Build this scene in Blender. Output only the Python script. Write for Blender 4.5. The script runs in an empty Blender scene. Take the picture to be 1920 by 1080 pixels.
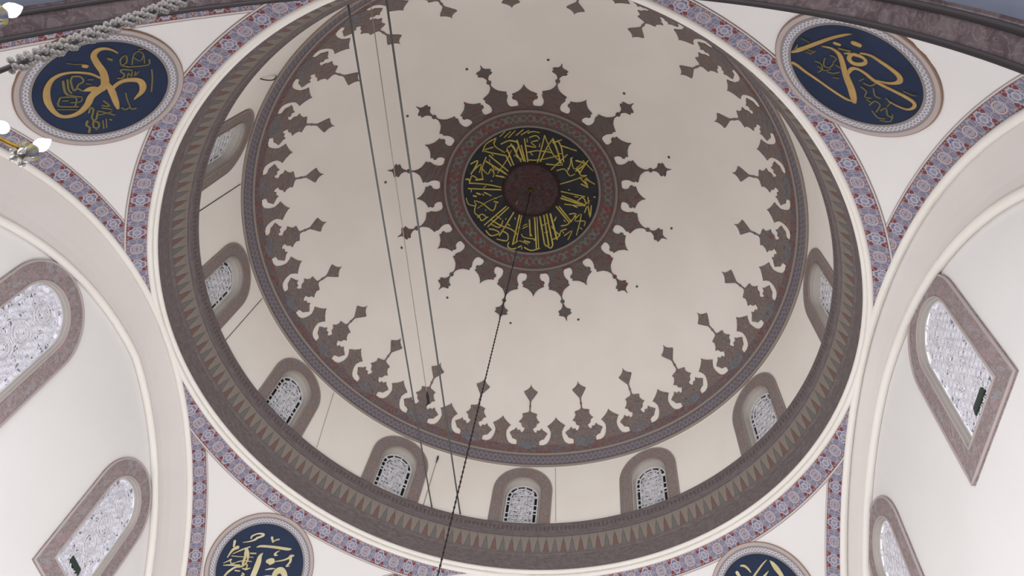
import bpy, math, random
from math import sin, cos, pi, radians as R, atan2, hypot, sqrt
from mathutils import Vector, Matrix
from mathutils.geometry import tessellate_polygon

S = bpy.context.scene
COL = S.collection

# ------------------------------------------------------------------ camera, light, exposure
cam_data = bpy.data.cameras.new('camera')
cam = bpy.data.objects.new('camera', cam_data)
COL.objects.link(cam)
cam_data.sensor_width = 36.0
cam_data.lens = 1391.5 / 1920 * 36.0
cam_data.clip_start = 0.05
cam_data.clip_end = 200
_r = Vector((0.99129977, 0.05353382, 0.12024519))
_u = Vector((-0.01684580, -0.85443951, 0.51927772))
_w = Vector((-0.13054116, 0.51678551, 0.84610386))
CAM = Vector((3.2504755, -12.2765538, -16.9047579))
m = Matrix((( _r.x, _u.x, -_w.x, CAM.x), (_r.y, _u.y, -_w.y, CAM.y), (_r.z, _u.z, -_w.z, CAM.z), (0, 0, 0, 1)))
cam.matrix_world = m
S.camera = cam

S.view_settings.view_transform = 'Standard'
S.view_settings.look = 'None'
S.view_settings.gamma = 1.0
S.view_settings.use_curve_mapping = False
S.view_settings.exposure = 0.16

world = bpy.data.worlds.new('daylight')
S.world = world
world.use_nodes = True
_bg = world.node_tree.nodes['Background']
_bg.inputs[0].default_value = (0.98, 0.985, 1.0, 1)
_bg.inputs[1].default_value = 1.86


def area_light(name, loc, target, size, power, color):
    d = bpy.data.lights.new(name, 'AREA')
    d.shape = 'RECTANGLE'
    d.size, d.size_y = size
    d.energy = power
    d.color = color
    o = bpy.data.objects.new(name, d)
    COL.objects.link(o)
    o.location = loc
    o.rotation_euler = (Vector(target) - Vector(loc)).to_track_quat('-Z', 'Y').to_euler()
    return o


# daylight from the tall lower windows of the hall, which stand below the arches
area_light('hall_daylight_south', (-2, -22.0, -14.0), (1, 6, 4), (22, 7), 2400, (1.0, 0.99, 1.0))
lamp_data = bpy.data.lights.new('chandelier_glow', 'POINT')
lamp_data.energy = 1500
lamp_data.shadow_soft_size = 1.2
lamp_data.color = (0.98, 0.99, 1.0)
lamp = bpy.data.objects.new('chandelier_glow', lamp_data)
COL.objects.link(lamp)
lamp.location = (0, 0, -13.2)

# ------------------------------------------------------------------ helpers


def tag(o, label=None, cat=None, group=None, kind=None):
    if label: o['label'] = label
    if cat: o['category'] = cat
    if group: o['group'] = group
    if kind: o['kind'] = kind
    return o


def empty(name, loc=(0, 0, 0)):
    o = bpy.data.objects.new(name, None)
    o.empty_display_size = 0.2
    COL.objects.link(o)
    o.location = loc
    return o


class MB:
    """collects vertices, faces, UVs and material slots, and links them as one mesh object"""
    def __init__(s):
        s.v, s.f, s.uv, s.mi = [], [], [], []

    def face(s, pts, uvs=None, mi=0):
        b = len(s.v)
        s.v += [tuple(p) for p in pts]
        s.f.append(tuple(range(b, b + len(pts))))
        s.uv.append(uvs or [(0, 0)] * len(pts))
        s.mi.append(mi)

    def grid(s, fn, us, vs, uvfn=None, mi=0, closed_u=False):
        """fn(u, v) -> point; shared vertices"""
        b = len(s.v)
        nu, nv = len(us), len(vs)
        for u in us:
            for v in vs:
                s.v.append(tuple(fn(u, v)))
        for i in range(nu - 1 if not closed_u else nu):
            i2 = (i + 1) % nu
            for j in range(nv - 1):
                s.f.append((b + i * nv + j, b + i2 * nv + j, b + i2 * nv + j + 1, b + i * nv + j + 1))
                ua, ub = us[i], us[i2]
                if closed_u and i2 == 0:
                    ub = us[-1] + (us[1] - us[0])
                q = [(ua, vs[j]), (ub, vs[j]), (ub, vs[j + 1]), (ua, vs[j + 1])]
                s.uv.append([uvfn(*a) for a in q] if uvfn else q)
                s.mi.append(mi)

    def tube(s, pts, r, n=8, closed=False, mi=0, caps=True, squash=1.0, up=None):
        pts = [Vector(p) for p in pts]
        N = len(pts)
        rr = r if isinstance(r, (list, tuple)) else [r] * N
        b = len(s.v)
        prev = None
        for i, p in enumerate(pts):
            if closed:
                t = pts[(i + 1) % N] - pts[i - 1]
            else:
                t = pts[min(i + 1, N - 1)] - pts[max(i - 1, 0)]
            if t.length < 1e-9: t = Vector((0, 0, 1))
            t.normalize()
            if up is not None:
                a = Vector(up[i] if isinstance(up, list) else up)
            else:
                a = prev if prev is not None else (Vector((0, 0, 1)) if abs(t.z) < .9 else Vector((1, 0, 0)))
            x = (a - t * a.dot(t))
            if x.length < 1e-6: x = t.orthogonal()
            x.normalize()
            prev = x
            y = t.cross(x)
            for k in range(n):
                an = 2 * pi * k / n
                s.v.append(tuple(p + (x * cos(an) * squash + y * sin(an)) * rr[i]))
        M = N if closed else N - 1
        for i in range(M):
            i2 = (i + 1) % N
            for k in range(n):
                k2 = (k + 1) % n
                s.f.append((b + i * n + k, b + i * n + k2, b + i2 * n + k2, b + i2 * n + k))
                s.uv.append([(0, 0)] * 4)
                s.mi.append(mi)
        if caps and not closed:
            s.f.append(tuple(b + k for k in reversed(range(n)))); s.uv.append([(0, 0)] * n); s.mi.append(mi)
            s.f.append(tuple(b + (N - 1) * n + k for k in range(n))); s.uv.append([(0, 0)] * n); s.mi.append(mi)

    def lathe(s, prof, n=24, mat=None, mi=0):
        """prof: (radius, height) pairs; mat: placement"""
        mat = mat or Matrix.Identity(4)
        b = len(s.v)
        for k in range(n):
            a = 2 * pi * k / n
            for (r, z) in prof:
                s.v.append(tuple(mat @ Vector((r * cos(a), r * sin(a), z))))
        P = len(prof)
        for k in range(n):
            k2 = (k + 1) % n
            for j in range(P - 1):
                s.f.append((b + k * P + j, b + k2 * P + j, b + k2 * P + j + 1, b + k * P + j + 1))
                s.uv.append([(k / n, j / P)] * 4)
                s.mi.append(mi)

    def build(s, name, mats, parent=None, smooth=False, weld=False):
        me = bpy.data.meshes.new(name)
        me.from_pydata(s.v, [], s.f)
        ul = me.uv_layers.new(name='UVMap')
        flat = []
        for q in s.uv:
            for a in q: flat += [a[0], a[1]]
        ul.data.foreach_set('uv', flat)
        if not isinstance(mats, (list, tuple)): mats = [mats]
        for mm in mats: me.materials.append(mm)
        me.polygons.foreach_set('material_index', s.mi)
        me.polygons.foreach_set('use_smooth', [smooth] * len(s.f))
        me.update()
        o = bpy.data.objects.new(name, me)
        COL.objects.link(o)
        if parent is not None:
            o.parent = parent
            o.matrix_parent_inverse = Matrix.Translation(-parent.location)
        return o


# ------------------------------------------------------------------ shader maths as plain expressions


class X:
    nt = None

    def __init__(s, sock): s.s = sock

    @staticmethod
    def op(o, *a, clamp=False):
        n = X.nt.nodes.new('ShaderNodeMath')
        n.operation = o
        n.use_clamp = clamp
        for i, q in enumerate(a):
            if isinstance(q, X): X.nt.links.new(q.s, n.inputs[i])
            else: n.inputs[i].default_value = q
        return X(n.outputs[0])

    def __add__(a, b): return X.op('ADD', a, b)
    __radd__ = __add__
    def __sub__(a, b): return X.op('SUBTRACT', a, b)
    def __rsub__(a, b): return X.op('SUBTRACT', b, a)
    def __mul__(a, b): return X.op('MULTIPLY', a, b)
    __rmul__ = __mul__
    def __truediv__(a, b): return X.op('DIVIDE', a, b)
    def lt(a, b): return X.op('LESS_THAN', a, b)
    def gt(a, b): return X.op('GREATER_THAN', a, b)
    def fr(a): return X.op('FRACT', a)
    def fl(a): return X.op('FLOOR', a)
    def ab(a): return X.op('ABSOLUTE', a)
    def sn(a): return X.op('SINE', a)


def step(a, e0, e1):
    n = X.nt.nodes.new('ShaderNodeMapRange')
    n.interpolation_type = 'SMOOTHSTEP'
    X.nt.links.new(a.s, n.inputs[0])
    n.inputs[1].default_value = e0
    n.inputs[2].default_value = e1
    if e0 > e1:
        n.inputs[1].default_value, n.inputs[2].default_value = e1, e0
        n.inputs[3].default_value, n.inputs[4].default_value = 1.0, 0.0
    return X(n.outputs[0])


def band(a, c, w):
    """1 near a == c, fading out over w"""
    return step((a - c).ab(), w, w * 0.35)


def vec(x, y, z=0.0):
    n = X.nt.nodes.new('ShaderNodeCombineXYZ')
    for i, q in enumerate((x, y, z)):
        if isinstance(q, X): X.nt.links.new(q.s, n.inputs[i])
        else: n.inputs[i].default_value = q
    return n.outputs[0]


def voro(v, scale, feature='F1', out='Distance', rnd=1.0):
    n = X.nt.nodes.new('ShaderNodeTexVoronoi')
    n.feature = feature
    n.inputs['Scale'].default_value = scale
    n.inputs['Randomness'].default_value = rnd
    X.nt.links.new(v, n.inputs['Vector'])
    return X(n.outputs[out])


def noise(v, scale, detail=2.0, dist=0.0):
    n = X.nt.nodes.new('ShaderNodeTexNoise')
    n.inputs['Scale'].default_value = scale
    n.inputs['Detail'].default_value = detail
    n.inputs['Distortion'].default_value = dist
    X.nt.links.new(v, n.inputs['Vector'])
    return X(n.outputs[0])


def lin(c):
    return tuple(((q / 255) / 12.92 if q <= 10 else (((q / 255) + 0.055) / 1.055) ** 2.4) for q in c) + (1.0,)


def mix(f, a, b):
    n = X.nt.nodes.new('ShaderNodeMix')
    n.data_type = 'RGBA'
    if isinstance(f, X): X.nt.links.new(f.s, n.inputs[0])
    else: n.inputs[0].default_value = f
    for i, q in ((6, a), (7, b)):
        if isinstance(q, tuple): n.inputs[i].default_value = lin(q)
        else: X.nt.links.new(q, n.inputs[i])
    return n.outputs[2]


def uvx():
    n = X.nt.nodes.new('ShaderNodeUVMap')
    q = X.nt.nodes.new('ShaderNodeSeparateXYZ')
    X.nt.links.new(n.outputs[0], q.inputs[0])
    return X(q.outputs[0]), X(q.outputs[1])


def objv():
    n = X.nt.nodes.new('ShaderNodeTexCoord')
    return n.outputs['Object']


def material(name, fn, rough=0.8, metal=0.0, bump=None, emit=0.0):
    """fn() -> (colour socket or rgb, height X or None)"""
    mt = bpy.data.materials.new(name)
    mt.use_nodes = True
    nt = mt.node_tree
    X.nt = nt
    b = nt.nodes['Principled BSDF']
    b.inputs['Roughness'].default_value = rough
    b.inputs['Metallic'].default_value = metal
    b.inputs['Specular IOR Level'].default_value = 0.25
    c, h = fn()
    if isinstance(c, tuple): b.inputs['Base Color'].default_value = lin(c)
    else: nt.links.new(c, b.inputs['Base Color'])
    if emit:
        if isinstance(c, tuple): b.inputs['Emission Color'].default_value = lin(c)
        else: nt.links.new(c, b.inputs['Emission Color'])
        b.inputs['Emission Strength'].default_value = emit
    if h is not None:
        n = nt.nodes.new('ShaderNodeBump')
        n.inputs['Strength'].default_value = bump[0] if bump else 0.4
        n.inputs['Distance'].default_value = bump[1] if bump else 0.02
        nt.links.new(h.s, n.inputs['Height'])
        nt.links.new(n.outputs[0], b.inputs['Normal'])
    return mt


def plaster(c1, c2, sc=0.5):
    def f():
        o = objv()
        n = noise(o, sc, 4)
        h = noise(o, 9.0, 3)
        return mix(step(n, .3, .7), c1, c2), h
    return f


M = {}
M['plaster'] = material('cream_plaster', plaster((235, 229, 221), (239, 234, 227)), .85, bump=(.15, .01))
M['plaster_low'] = material('off_white_plaster', plaster((228, 226, 225), (231, 229, 228)), .85, bump=(.15, .01))
M['white'] = material('white_moulding_paint', plaster((236, 232, 225), (240, 237, 231)), .7, bump=(.1, .01))
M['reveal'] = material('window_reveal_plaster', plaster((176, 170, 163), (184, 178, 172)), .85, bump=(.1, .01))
M['grey_plaster'] = material('arch_plaster', plaster((214, 208, 205), (218, 213, 210)), .85, bump=(.15, .01))


def f_floral():
    u, v = uvx()
    uu = (u.fr() - 0.5).ab()
    pu = uu * 2.3
    pv = (v - 0.5).ab()
    P = vec(pu, pv, (u * 0.0))
    nz = noise(P, 9.0, 2) - 0.5
    d = X.op('SQRT', pu * pu + pv * pv)
    a = X.op('ARCTAN2', pv, pu)
    r0 = (a * 6.0).sn() * 0.035 + 0.31
    ros = step(d - r0, 0.01, -0.01)
    ring = band(d - r0, 0.0, 0.055)
    ring2 = band(d, 0.14, 0.05)
    q = pu - 1.12
    d2 = X.op('SQRT', q * q + pv * pv * 1.3)
    loop = band(d2 + nz * 0.05, 0.27, 0.05)
    loop2 = band(d2, 0.12, 0.045)
    e = voro(vec(pu, pv, u.fl() * 0.0), 5.2, 'DISTANCE_TO_EDGE')
    curl = step(e, 0.10, 0.04)
    w = band(((pu * 9.0 + (pv * 11.0).sn() * 1.6).sn()), 0.0, 0.25)
    rnd = voro(vec(pu, pv, 0.0), 5.2, 'F1', 'Color')
    c = mix(step(rnd, .44, .52), (118, 66, 72), (122, 120, 142))
    c = mix(ros * 0.8, c, (128, 136, 160))
    c = mix(band(d, 0.23, 0.05) * step(noise(P, 14.0, 0), .5, .56), c, (66, 84, 150))
    lines = X.op('MAXIMUM', X.op('MAXIMUM', ring, ring2), X.op('MAXIMUM', X.op('MAXIMUM', loop, loop2 * 0.7), curl * 0.75))
    c = mix(lines * 0.8, c, (190, 184, 188))
    edge = step(v, 0.90, 0.93)
    c = mix(edge, c, (206, 198, 195))
    dk = X.op('MAXIMUM', X.op('MAXIMUM', band(v, 0.895, 0.022), band(v, 0.985, 0.018)), band(v, 0.015, 0.025))
    c = mix(dk * 0.75, c, (112, 92, 92))
    return c, lines * step(v, .9, .88)


M['floral'] = material('floral_border_paint', f_floral, .75, bump=(.35, .015))


def ornate(base, light, dark, accent_a, accent_b, sc=6.0, acc=0.5, rough=0.75):
    """embossed arabesque read as thin curling lines on an umber ground"""
    def f():
        u, v = uvx()
        P = vec(u, v, 0.0)
        wn = noise(P, sc * 0.55, 1)
        W = vec(u + (wn - 0.5) * (0.5 / sc) * 3.0, v + (noise(P, sc * 0.5, 1) - 0.5) * (0.5 / sc) * 3.0, 0.0)
        e = voro(W, sc, 'DISTANCE_TO_EDGE')
        l = step(e, 0.11, 0.03)
        e2 = voro(W, sc * 0.5, 'F1')
        l2 = band((e2 * 14.0).sn(), 0.0, 0.35)
        r = voro(W, sc, 'F1', 'Color')
        c = mix(step(r, acc, acc + .05), base, accent_a)
        c = mix(step(r, .25, .22), c, accent_b)
        c = mix(l2 * 0.5, c, dark)
        l3 = band((voro(W, sc * 0.7, 'F1') * 11.0 + 1.0).sn(), 0.0, 0.3)
        c = mix(l3 * 0.55, c, light)
        c = mix(l * 0.35, c, light)
        return c, l - l2 * 0.4
    return f


M['crest'] = material('painted_crest', ornate((124, 110, 105), (150, 140, 135), (92, 78, 76), (122, 96, 94), (110, 112, 118), 7.0, .8), bump=(.5, .02))
M['crest_body'] = material('painted_crest_blue', ornate((112, 108, 110), (150, 147, 150), (84, 78, 82), (108, 94, 96), (106, 114, 124), 7.0, .75), bump=(.5, .02))
M['crest_base'] = material('painted_crest_red', ornate((118, 88, 86), (140, 122, 118), (84, 58, 58), (108, 100, 104), (98, 98, 110), 6.0, .6), bump=(.5, .02))
M['spike'] = material('painted_medallion_spikes', ornate((104, 92, 87), (124, 116, 112), (78, 64, 62), (112, 72, 74), (94, 102, 104), 8.5, .72), bump=(.5, .02))
M['frame'] = material('painted_window_surround', ornate((134, 120, 116), (156, 146, 142), (108, 94, 92), (142, 112, 112), (128, 128, 134), 7.5, .75), bump=(.35, .015))
M['frame_big'] = material('painted_large_window_surround', ornate((142, 128, 127), (174, 164, 164), (114, 100, 102), (160, 134, 138), (150, 148, 154), 7.0, .75), bump=(.35, .015))


def f_braid():
    u, v = uvx()       # u along in repeats, v across 0..1
    a = (u * pi * 2).sn() * 0.22
    s1 = band(v - 0.5 - a, 0.0, 0.13)
    s2 = band(v - 0.5 + a, 0.0, 0.13)
    l = X.op('MAXIMUM', s1, s2)
    c = mix(l * 0.6, (108, 102, 109), (140, 136, 142))
    c = mix(step(noise(vec(u, v, 0), 3.0, 1), .5, .7) * .35, c, (112, 92, 98))
    c = mix(step(v, 0.86, 0.9), c, (150, 143, 136))
    c = mix(step(v, 0.1, 0.06), c, (158, 150, 143))
    c = mix(X.op('MAXIMUM', band(v, .85, .03), band(v, .11, .03)) * .7, c, (78, 70, 72))
    return c, l


M['braid'] = material('braided_band_paint', f_braid, .75, bump=(.4, .015))


def f_medband():
    u, v = uvx()
    a = (u * pi * 2).sn() * 0.2
    l = X.op('MAXIMUM', band(v - 0.5 - a, 0.0, 0.08), band(v - 0.5 + a, 0.0, 0.08))
    d = X.op('SQRT', (u.fr() - .5) * (u.fr() - .5) * 2.2 + (v - .5) * (v - .5))
    c = mix(l * 0.6, (94, 84, 80), (124, 124, 122))
    c = mix(step(d, .2, .16) * .8, c, (112, 116, 116))
    c = mix(step(voro(vec(u * 2.0, v * 2.0, 0), 2.0, 'F1', 'Color'), .66, .7) * .75, c, (120, 62, 62))
    return c, l


M['medband'] = material('medallion_band_paint', f_medband, .75, bump=(.5, .02))
M['medbase'] = material('medallion_ground_paint', ornate((102, 84, 80), (120, 110, 106), (78, 62, 60), (116, 66, 68), (92, 98, 98), 8.0, .62), bump=(.5, .02))
M['umber_line'] = material('pale_umber_moulding', lambda: ((150, 140, 132), None), .7)
M['ring_line'] = material('medallion_ring_moulding', lambda: ((132, 122, 118), None), .6)
M['black_disc'] = material('blue_black_ground', plaster((34, 36, 44), (42, 44, 50), 3.0), .6, bump=(.2, .01))
M['hub'] = material('oxblood_rosette', ornate((66, 48, 48), (92, 80, 79), (50, 38, 38), (80, 46, 48), (64, 60, 62), 5.0, .72), bump=(.5, .02))
M['gold'] = material('gold_leaf', plaster((206, 192, 104), (182, 164, 80), 3.0), .5, .05, bump=(.1, .01))
M['gold_plain'] = material('matt_gold_paint', plaster((180, 150, 96), (168, 138, 86), 3.0), .6, .1, bump=(.1, .01))
M['gold_pale'] = material('pale_gold_paint', plaster((214, 206, 172), (196, 184, 138), 2.0), .6, .05, bump=(.1, .01))
M['gold_dim'] = material('thin_gold_script', lambda: ((120, 112, 74), None), .6, .1)
M['navy'] = material('navy_roundel_ground', plaster((26, 40, 66), (31, 45, 74), 1.5), .55, bump=(.1, .01))


def f_rope():
    u, v = uvx()
    a = (u * pi * 2).sn() * 0.22
    s1 = band(v - 0.5 - a, 0.0, 0.12)
    s2 = band(v - 0.5 + a, 0.0, 0.12)
    l = X.op('MAXIMUM', s1, s2)
    c = mix(l, (146, 144, 152), (204, 202, 208))
    c = mix(X.op('MAXIMUM', band(v, .04, .05), band(v, .96, .05)) * .8, c, (70, 66, 84))
    return c, l


M['rope'] = material('interlaced_border_paint', f_rope, .7, bump=(.4, .01))
M['rim_mauve'] = material('mauve_border_paint', lambda: ((180, 168, 166), None), .75)
M['tan'] = material('tan_moulding_paint', lambda: ((146, 118, 100), None), .65)


def f_cornice():
    u, v = uvx()     # u: 0..192 leaves, v 0 (low) .. 1 (lip)
    n = noise(vec(u * 0.6, v * 9.0, 0), 2.0, 3)
    c = mix(step(n, .35, .7), (102, 93, 94), (114, 105, 106))
    e = voro(vec(u * 1.1, v * 9.0, 0), 1.6, 'DISTANCE_TO_EDGE')
    c = mix(step(e, .07, .02) * step(v, .38, .36) * .35, c, (134, 126, 122))
    # leaf frieze
    t = (v - 0.41) * (1 / 0.29)
    inz = step(t, -0.01, 0.01) * step(t, 1.01, 0.99)
    fu = (u.fr() - .5).ab() * 2.0
    k = (u * 0.5).fr().gt(.5)
    leaf = step(fu - (1.0 - t) * (0.75 - t * 0.25) + (t * 9.0).sn() * .06, 0.03, -0.03)
    out = band(fu - (1.0 - t) * (0.75 - t * 0.25) + (t * 9.0).sn() * .06, 0.0, 0.11)
    lc = mix(k, (112, 84, 80), (104, 104, 104))
    z = mix(leaf * .85, (134, 125, 117), lc)
    z = mix(out * .7, z, (88, 80, 78))
    c = mix(inz, c, z)
    # top band: small beads
    tt = (v - .9).ab()
    bead = step(((u * 2.0).fr() - .5).ab(), .25, .15) * step(tt, .05, .03)
    c = mix(bead * .6, c, (84, 62, 68))
    ln = X.op('MAXIMUM', X.op('MAXIMUM', band(v, .39, .012), band(v, .72, .012)), band(v, .77, .012))
    c = mix(ln * .6, c, (136, 127, 122))
    return c, leaf * inz - e * 0.2


M['cornice'] = material('painted_cornice', f_cornice, .7, bump=(.4, .02))


def f_shaded_soffit():
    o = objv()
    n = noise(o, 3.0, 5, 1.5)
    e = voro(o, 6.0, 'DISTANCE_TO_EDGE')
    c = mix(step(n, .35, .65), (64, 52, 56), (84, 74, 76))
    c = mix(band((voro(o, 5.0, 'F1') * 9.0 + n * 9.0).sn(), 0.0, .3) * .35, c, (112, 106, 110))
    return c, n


M['dark_soffit'] = material('shade_toned_soffit', f_shaded_soffit, .7, bump=(.3, .02))  # dark tones stand in for the unlit underside of the arch
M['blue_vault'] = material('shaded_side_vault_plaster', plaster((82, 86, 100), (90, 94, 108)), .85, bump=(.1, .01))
M['stucco'] = material('pierced_stucco', plaster((226, 224, 228), (210, 208, 214), 6.0), .8, bump=(.3, .01))
M['stucco_small'] = material('pierced_stucco_drum', plaster((222, 220, 222), (200, 198, 202), 6.0), .8, bump=(.3, .01))


def f_glass(a, b, c3, sc, lo=.3, hi=.62):
    def f():
        u, v = uvx()
        P = vec(u, v, 0)
        r = voro(P, sc, 'F1', 'Color')
        e = voro(P, sc, 'DISTANCE_TO_EDGE')
        c = mix(step(r, lo, lo + .1), c3, a)
        c = mix(step(r, hi, hi + .1), c, b)
        c = mix(step(e, .05, .015) * .6, c, (235, 235, 240))
        return c, None
    return f


M['pane'] = material('daylit_coloured_glass', f_glass((150, 152, 160), (190, 190, 198), (72, 74, 84), 11.0, .42, .68), .3, emit=.30)
M['pane_big'] = material('daylit_frosted_glass', f_glass((180, 180, 192), (204, 203, 213), (112, 114, 126), 9.0, .2, .5), .3, emit=.42)
M['pane_dark'] = material('dark_glass', lambda: ((34, 40, 44), None), .25)
M['pane_open'] = material('dark_green_glass_vent', lambda: ((44, 58, 52), None), .3)
M['cable'] = material('grey_green_cable_sheath', lambda: ((92, 95, 95), None), .6)
M['cable_thin'] = material('pale_grey_wire', lambda: ((150, 140, 130), None), .6)
M['wire'] = material('dark_wire', lambda: ((74, 68, 66), None), .6)
M['chain'] = material('dark_iron_chain', lambda: ((50, 46, 48), None), .5, .4)
M['iron'] = material('tarnished_brass', lambda: ((110, 92, 50), None), .4, .6)
M['brass'] = material('polished_brass', plaster((168, 134, 56), (140, 108, 44), 20.0), .3, .8, bump=(.2, .003))
M['enamel'] = material('blue_gold_enamel', ornate((92, 88, 66), (150, 140, 90), (52, 52, 56), (60, 72, 120), (84, 70, 40), 60.0, .6), .35, bump=(.3, .003))
M['bulb'] = material('white_opal_glass', lambda: ((236, 234, 242), None), .25, emit=.35)
M['floor'] = material('carpet', plaster((150, 140, 136), (138, 128, 126), 1.0), .95, bump=(.3, .01))


def mat_crystal():
    mt = bpy.data.materials.new('cut_crystal')
    mt.use_nodes = True
    b = mt.node_tree.nodes['Principled BSDF']
    b.inputs['Base Color'].default_value = (.26, .24, .23, 1)
    b.inputs['Roughness'].default_value = .08
    b.inputs['IOR'].default_value = 1.5
    b.inputs['Transmission Weight'].default_value = .55
    return mt


M['crystal'] = mat_crystal()

# ------------------------------------------------------------------ the dome surface
C6 = (-8.771149370984597e-08, 7.259562309729316e-06, -0.00016999465651680137, 0.0038073505337519503, 10.503159533408022)


def rho(t):
    r = 0.0
    for c in C6: r = r * t + c
    return r


def dome(az, th, off=0.0):
    """azimuth and angle from the crown in degrees; off = height of relief above the plaster"""
    q = rho(th) - off
    a, t = R(az), R(th)
    return Vector((q * sin(t) * cos(a), q * sin(t) * sin(a), 0.5 + q * cos(t)))


def dome_xy(x, y, off=0.0):
    r = hypot(x, y)
    th = 5.0
    for _ in range(12):
        f = rho(th) * sin(R(th)) - r
        th -= f / (rho(th) * cos(R(th)) * pi / 180)
    return dome(math.degrees(atan2(y, x)), th, off)


def frange(a, b, n):
    return [a + (b - a) * i / n for i in range(n + 1)]


AZ = frange(0, 360, 240)[:-1]
TH_LOW = 65.2
WALL_LIST = []

b = MB()
b.grid(lambda u, v: dome(u, v), AZ, frange(0.01, TH_LOW + 1.4, 60), lambda u, v: (u / 15, v / 10), closed_u=True)
ceiling = b.build('ceiling', M['plaster'], smooth=True)
tag(ceiling, 'cream plaster dome over the bay, ringed by a painted crest border', 'dome', kind='structure')


def poly_part(name, pts, az0, parent, mat, off=0.03, uvs=(9.5 * pi / 180, 10.5 * pi / 180), ucos=True):
    """thin raised plaster shape following the dome: pts = (azimuth offset, angle from crown)"""
    # densify the outline so that it bends with the shell
    P = []
    n = len(pts)
    for i in range(n):
        a, c = pts[i], pts[(i + 1) % n]
        k = max(1, int(hypot((c[0] - a[0]) * .6, c[1] - a[1]) / 1.2))
        for j in range(k):
            P.append((a[0] + (c[0] - a[0]) * j / k, a[1] + (c[1] - a[1]) * j / k))
    tri = tessellate_polygon([[Vector((p[0] * .6, p[1], 0)) for p in P]])
    mb = MB()
    top = [dome(az0 + p[0], p[1], off) for p in P]
    bot = [dome(az0 + p[0], p[1], -0.01) for p in P]
    uv = [((az0 + p[0]) * uvs[0] * sin(R(p[1])), p[1] * uvs[1]) for p in P]
    for t in tri:
        mb.face([top[i] for i in t], [uv[i] for i in t])
    N = len(P)
    for i in range(N):
        j = (i + 1) % N
        mb.face([top[i], top[j], bot[j], bot[i]], [uv[i], uv[j], uv[j], uv[i]])
    return mb.build(name, mat, parent)


def mirror(half):
    return [(a, t) for a, t in half] + [(-a, t) for a, t in reversed(half) if abs(a) > 1e-6]


# crest: 24 repeats of a palmette, a spire between, and a diamond finial on a stem
HALF = [(0, 52.0), (.45, 52.5), (.9, 52.65), (1.5, 52.75), (2.15, 52.95), (1.9, 53.6), (2.3, 54.3), (2.95, 54.85), (2.2, 55.2), (1.95, 55.9),
        (1.5, 56.15), (1.1, 56.3), (1.5, 57.1), (2.05, 57.3), (2.3, 56.7), (3.0, 56.8), (3.45, 56.2), (3.9, 56.75), (4.5, 57.05), (5.1, 57.5),
        (4.55, 58.2), (4.2, 58.75), (3.35, 59.0), (2.95, 59.3), (3.0, 60.3)]
MAIN_TOP = mirror(HALF)
SPIRE = mirror([(0, 53.8), (.35, 54.3), (.8, 54.65), (1.3, 55.05), (1.8, 55.35), (2.5, 55.8), (2.1, 56.15), (1.75, 56.7), (1.5, 57.2), (1.55, 58.0), (1.75, 58.7), (2.1, 59.4),
                (2.6, 59.9), (3.2, 60.1), (3.2, 60.3)])
DIAM = [(0, 46.1), (.18, 46.6), (.7, 47.1), (1.3, 47.45), (2.15, 47.8), (1.95, 48.2), (1.4, 48.75), (.7, 49.5), (.25, 50.0), (.2, 50.8), (.35, 51.2), (.2, 51.5), (.2, 52.2)]
DIAM = mirror(DIAM)

bt = MB()
bt.grid(lambda u, v: dome(u, v, 0.035), frange(0, 360, 288)[:-1], frange(60.2, 62.25, 3), lambda u, v: (u * 9.4 * pi / 180, v * 10.5 * pi / 180), closed_u=True)
bt.grid(lambda u, v: dome(u, 60.2, v), frange(0, 360, 288)[:-1], [0.035, -0.01], closed_u=True)
tag(bt.build('crest_base_band', M['crest_base'], ceiling, smooth=False), 'dark red painted band along the foot of the crest')
bt = MB()
bt.grid(lambda u, v: dome(u, 62.3 + (TH_LOW - 62.3) * v, 0.045), frange(0, 360, 288)[:-1], frange(0, 1, 6), lambda u, v: (u / 360 * 150, v), closed_u=True)
bt.build('braided_band', M['braid'], ceiling, smooth=True)
for th_, r_ in ((62.35, .055), (65.15, .05)):
    bt = MB()
    bt.tube([dome(a, th_, 0.04) for a in frange(0, 360, 288)[:-1]], r_, 6, closed=True)
    bt.build('band_bead', M['umber_line'], ceiling, smooth=True)
for k in range(24):
    a0 = 15.0 * k
    poly_part('crest_palmette', MAIN_TOP, a0, ceiling, M['crest_body'] if False else M['crest'])
    poly_part('crest_spire', SPIRE, a0 + 7.5, ceiling, M['crest'])
    poly_part('crest_diamond', DIAM, a0, ceiling, M['crest'], off=0.025)
    poly_part('crest_heart', mirror([(0, 57.2), (.9, 57.7), (1.9, 58.0), (2.2, 58.6), (1.9, 59.4), (2.6, 60.0), (2.4, 60.6), (1.2, 60.9), (0, 61.2)]), a0, ceiling, M['crest_body'], off=0.042)

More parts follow.
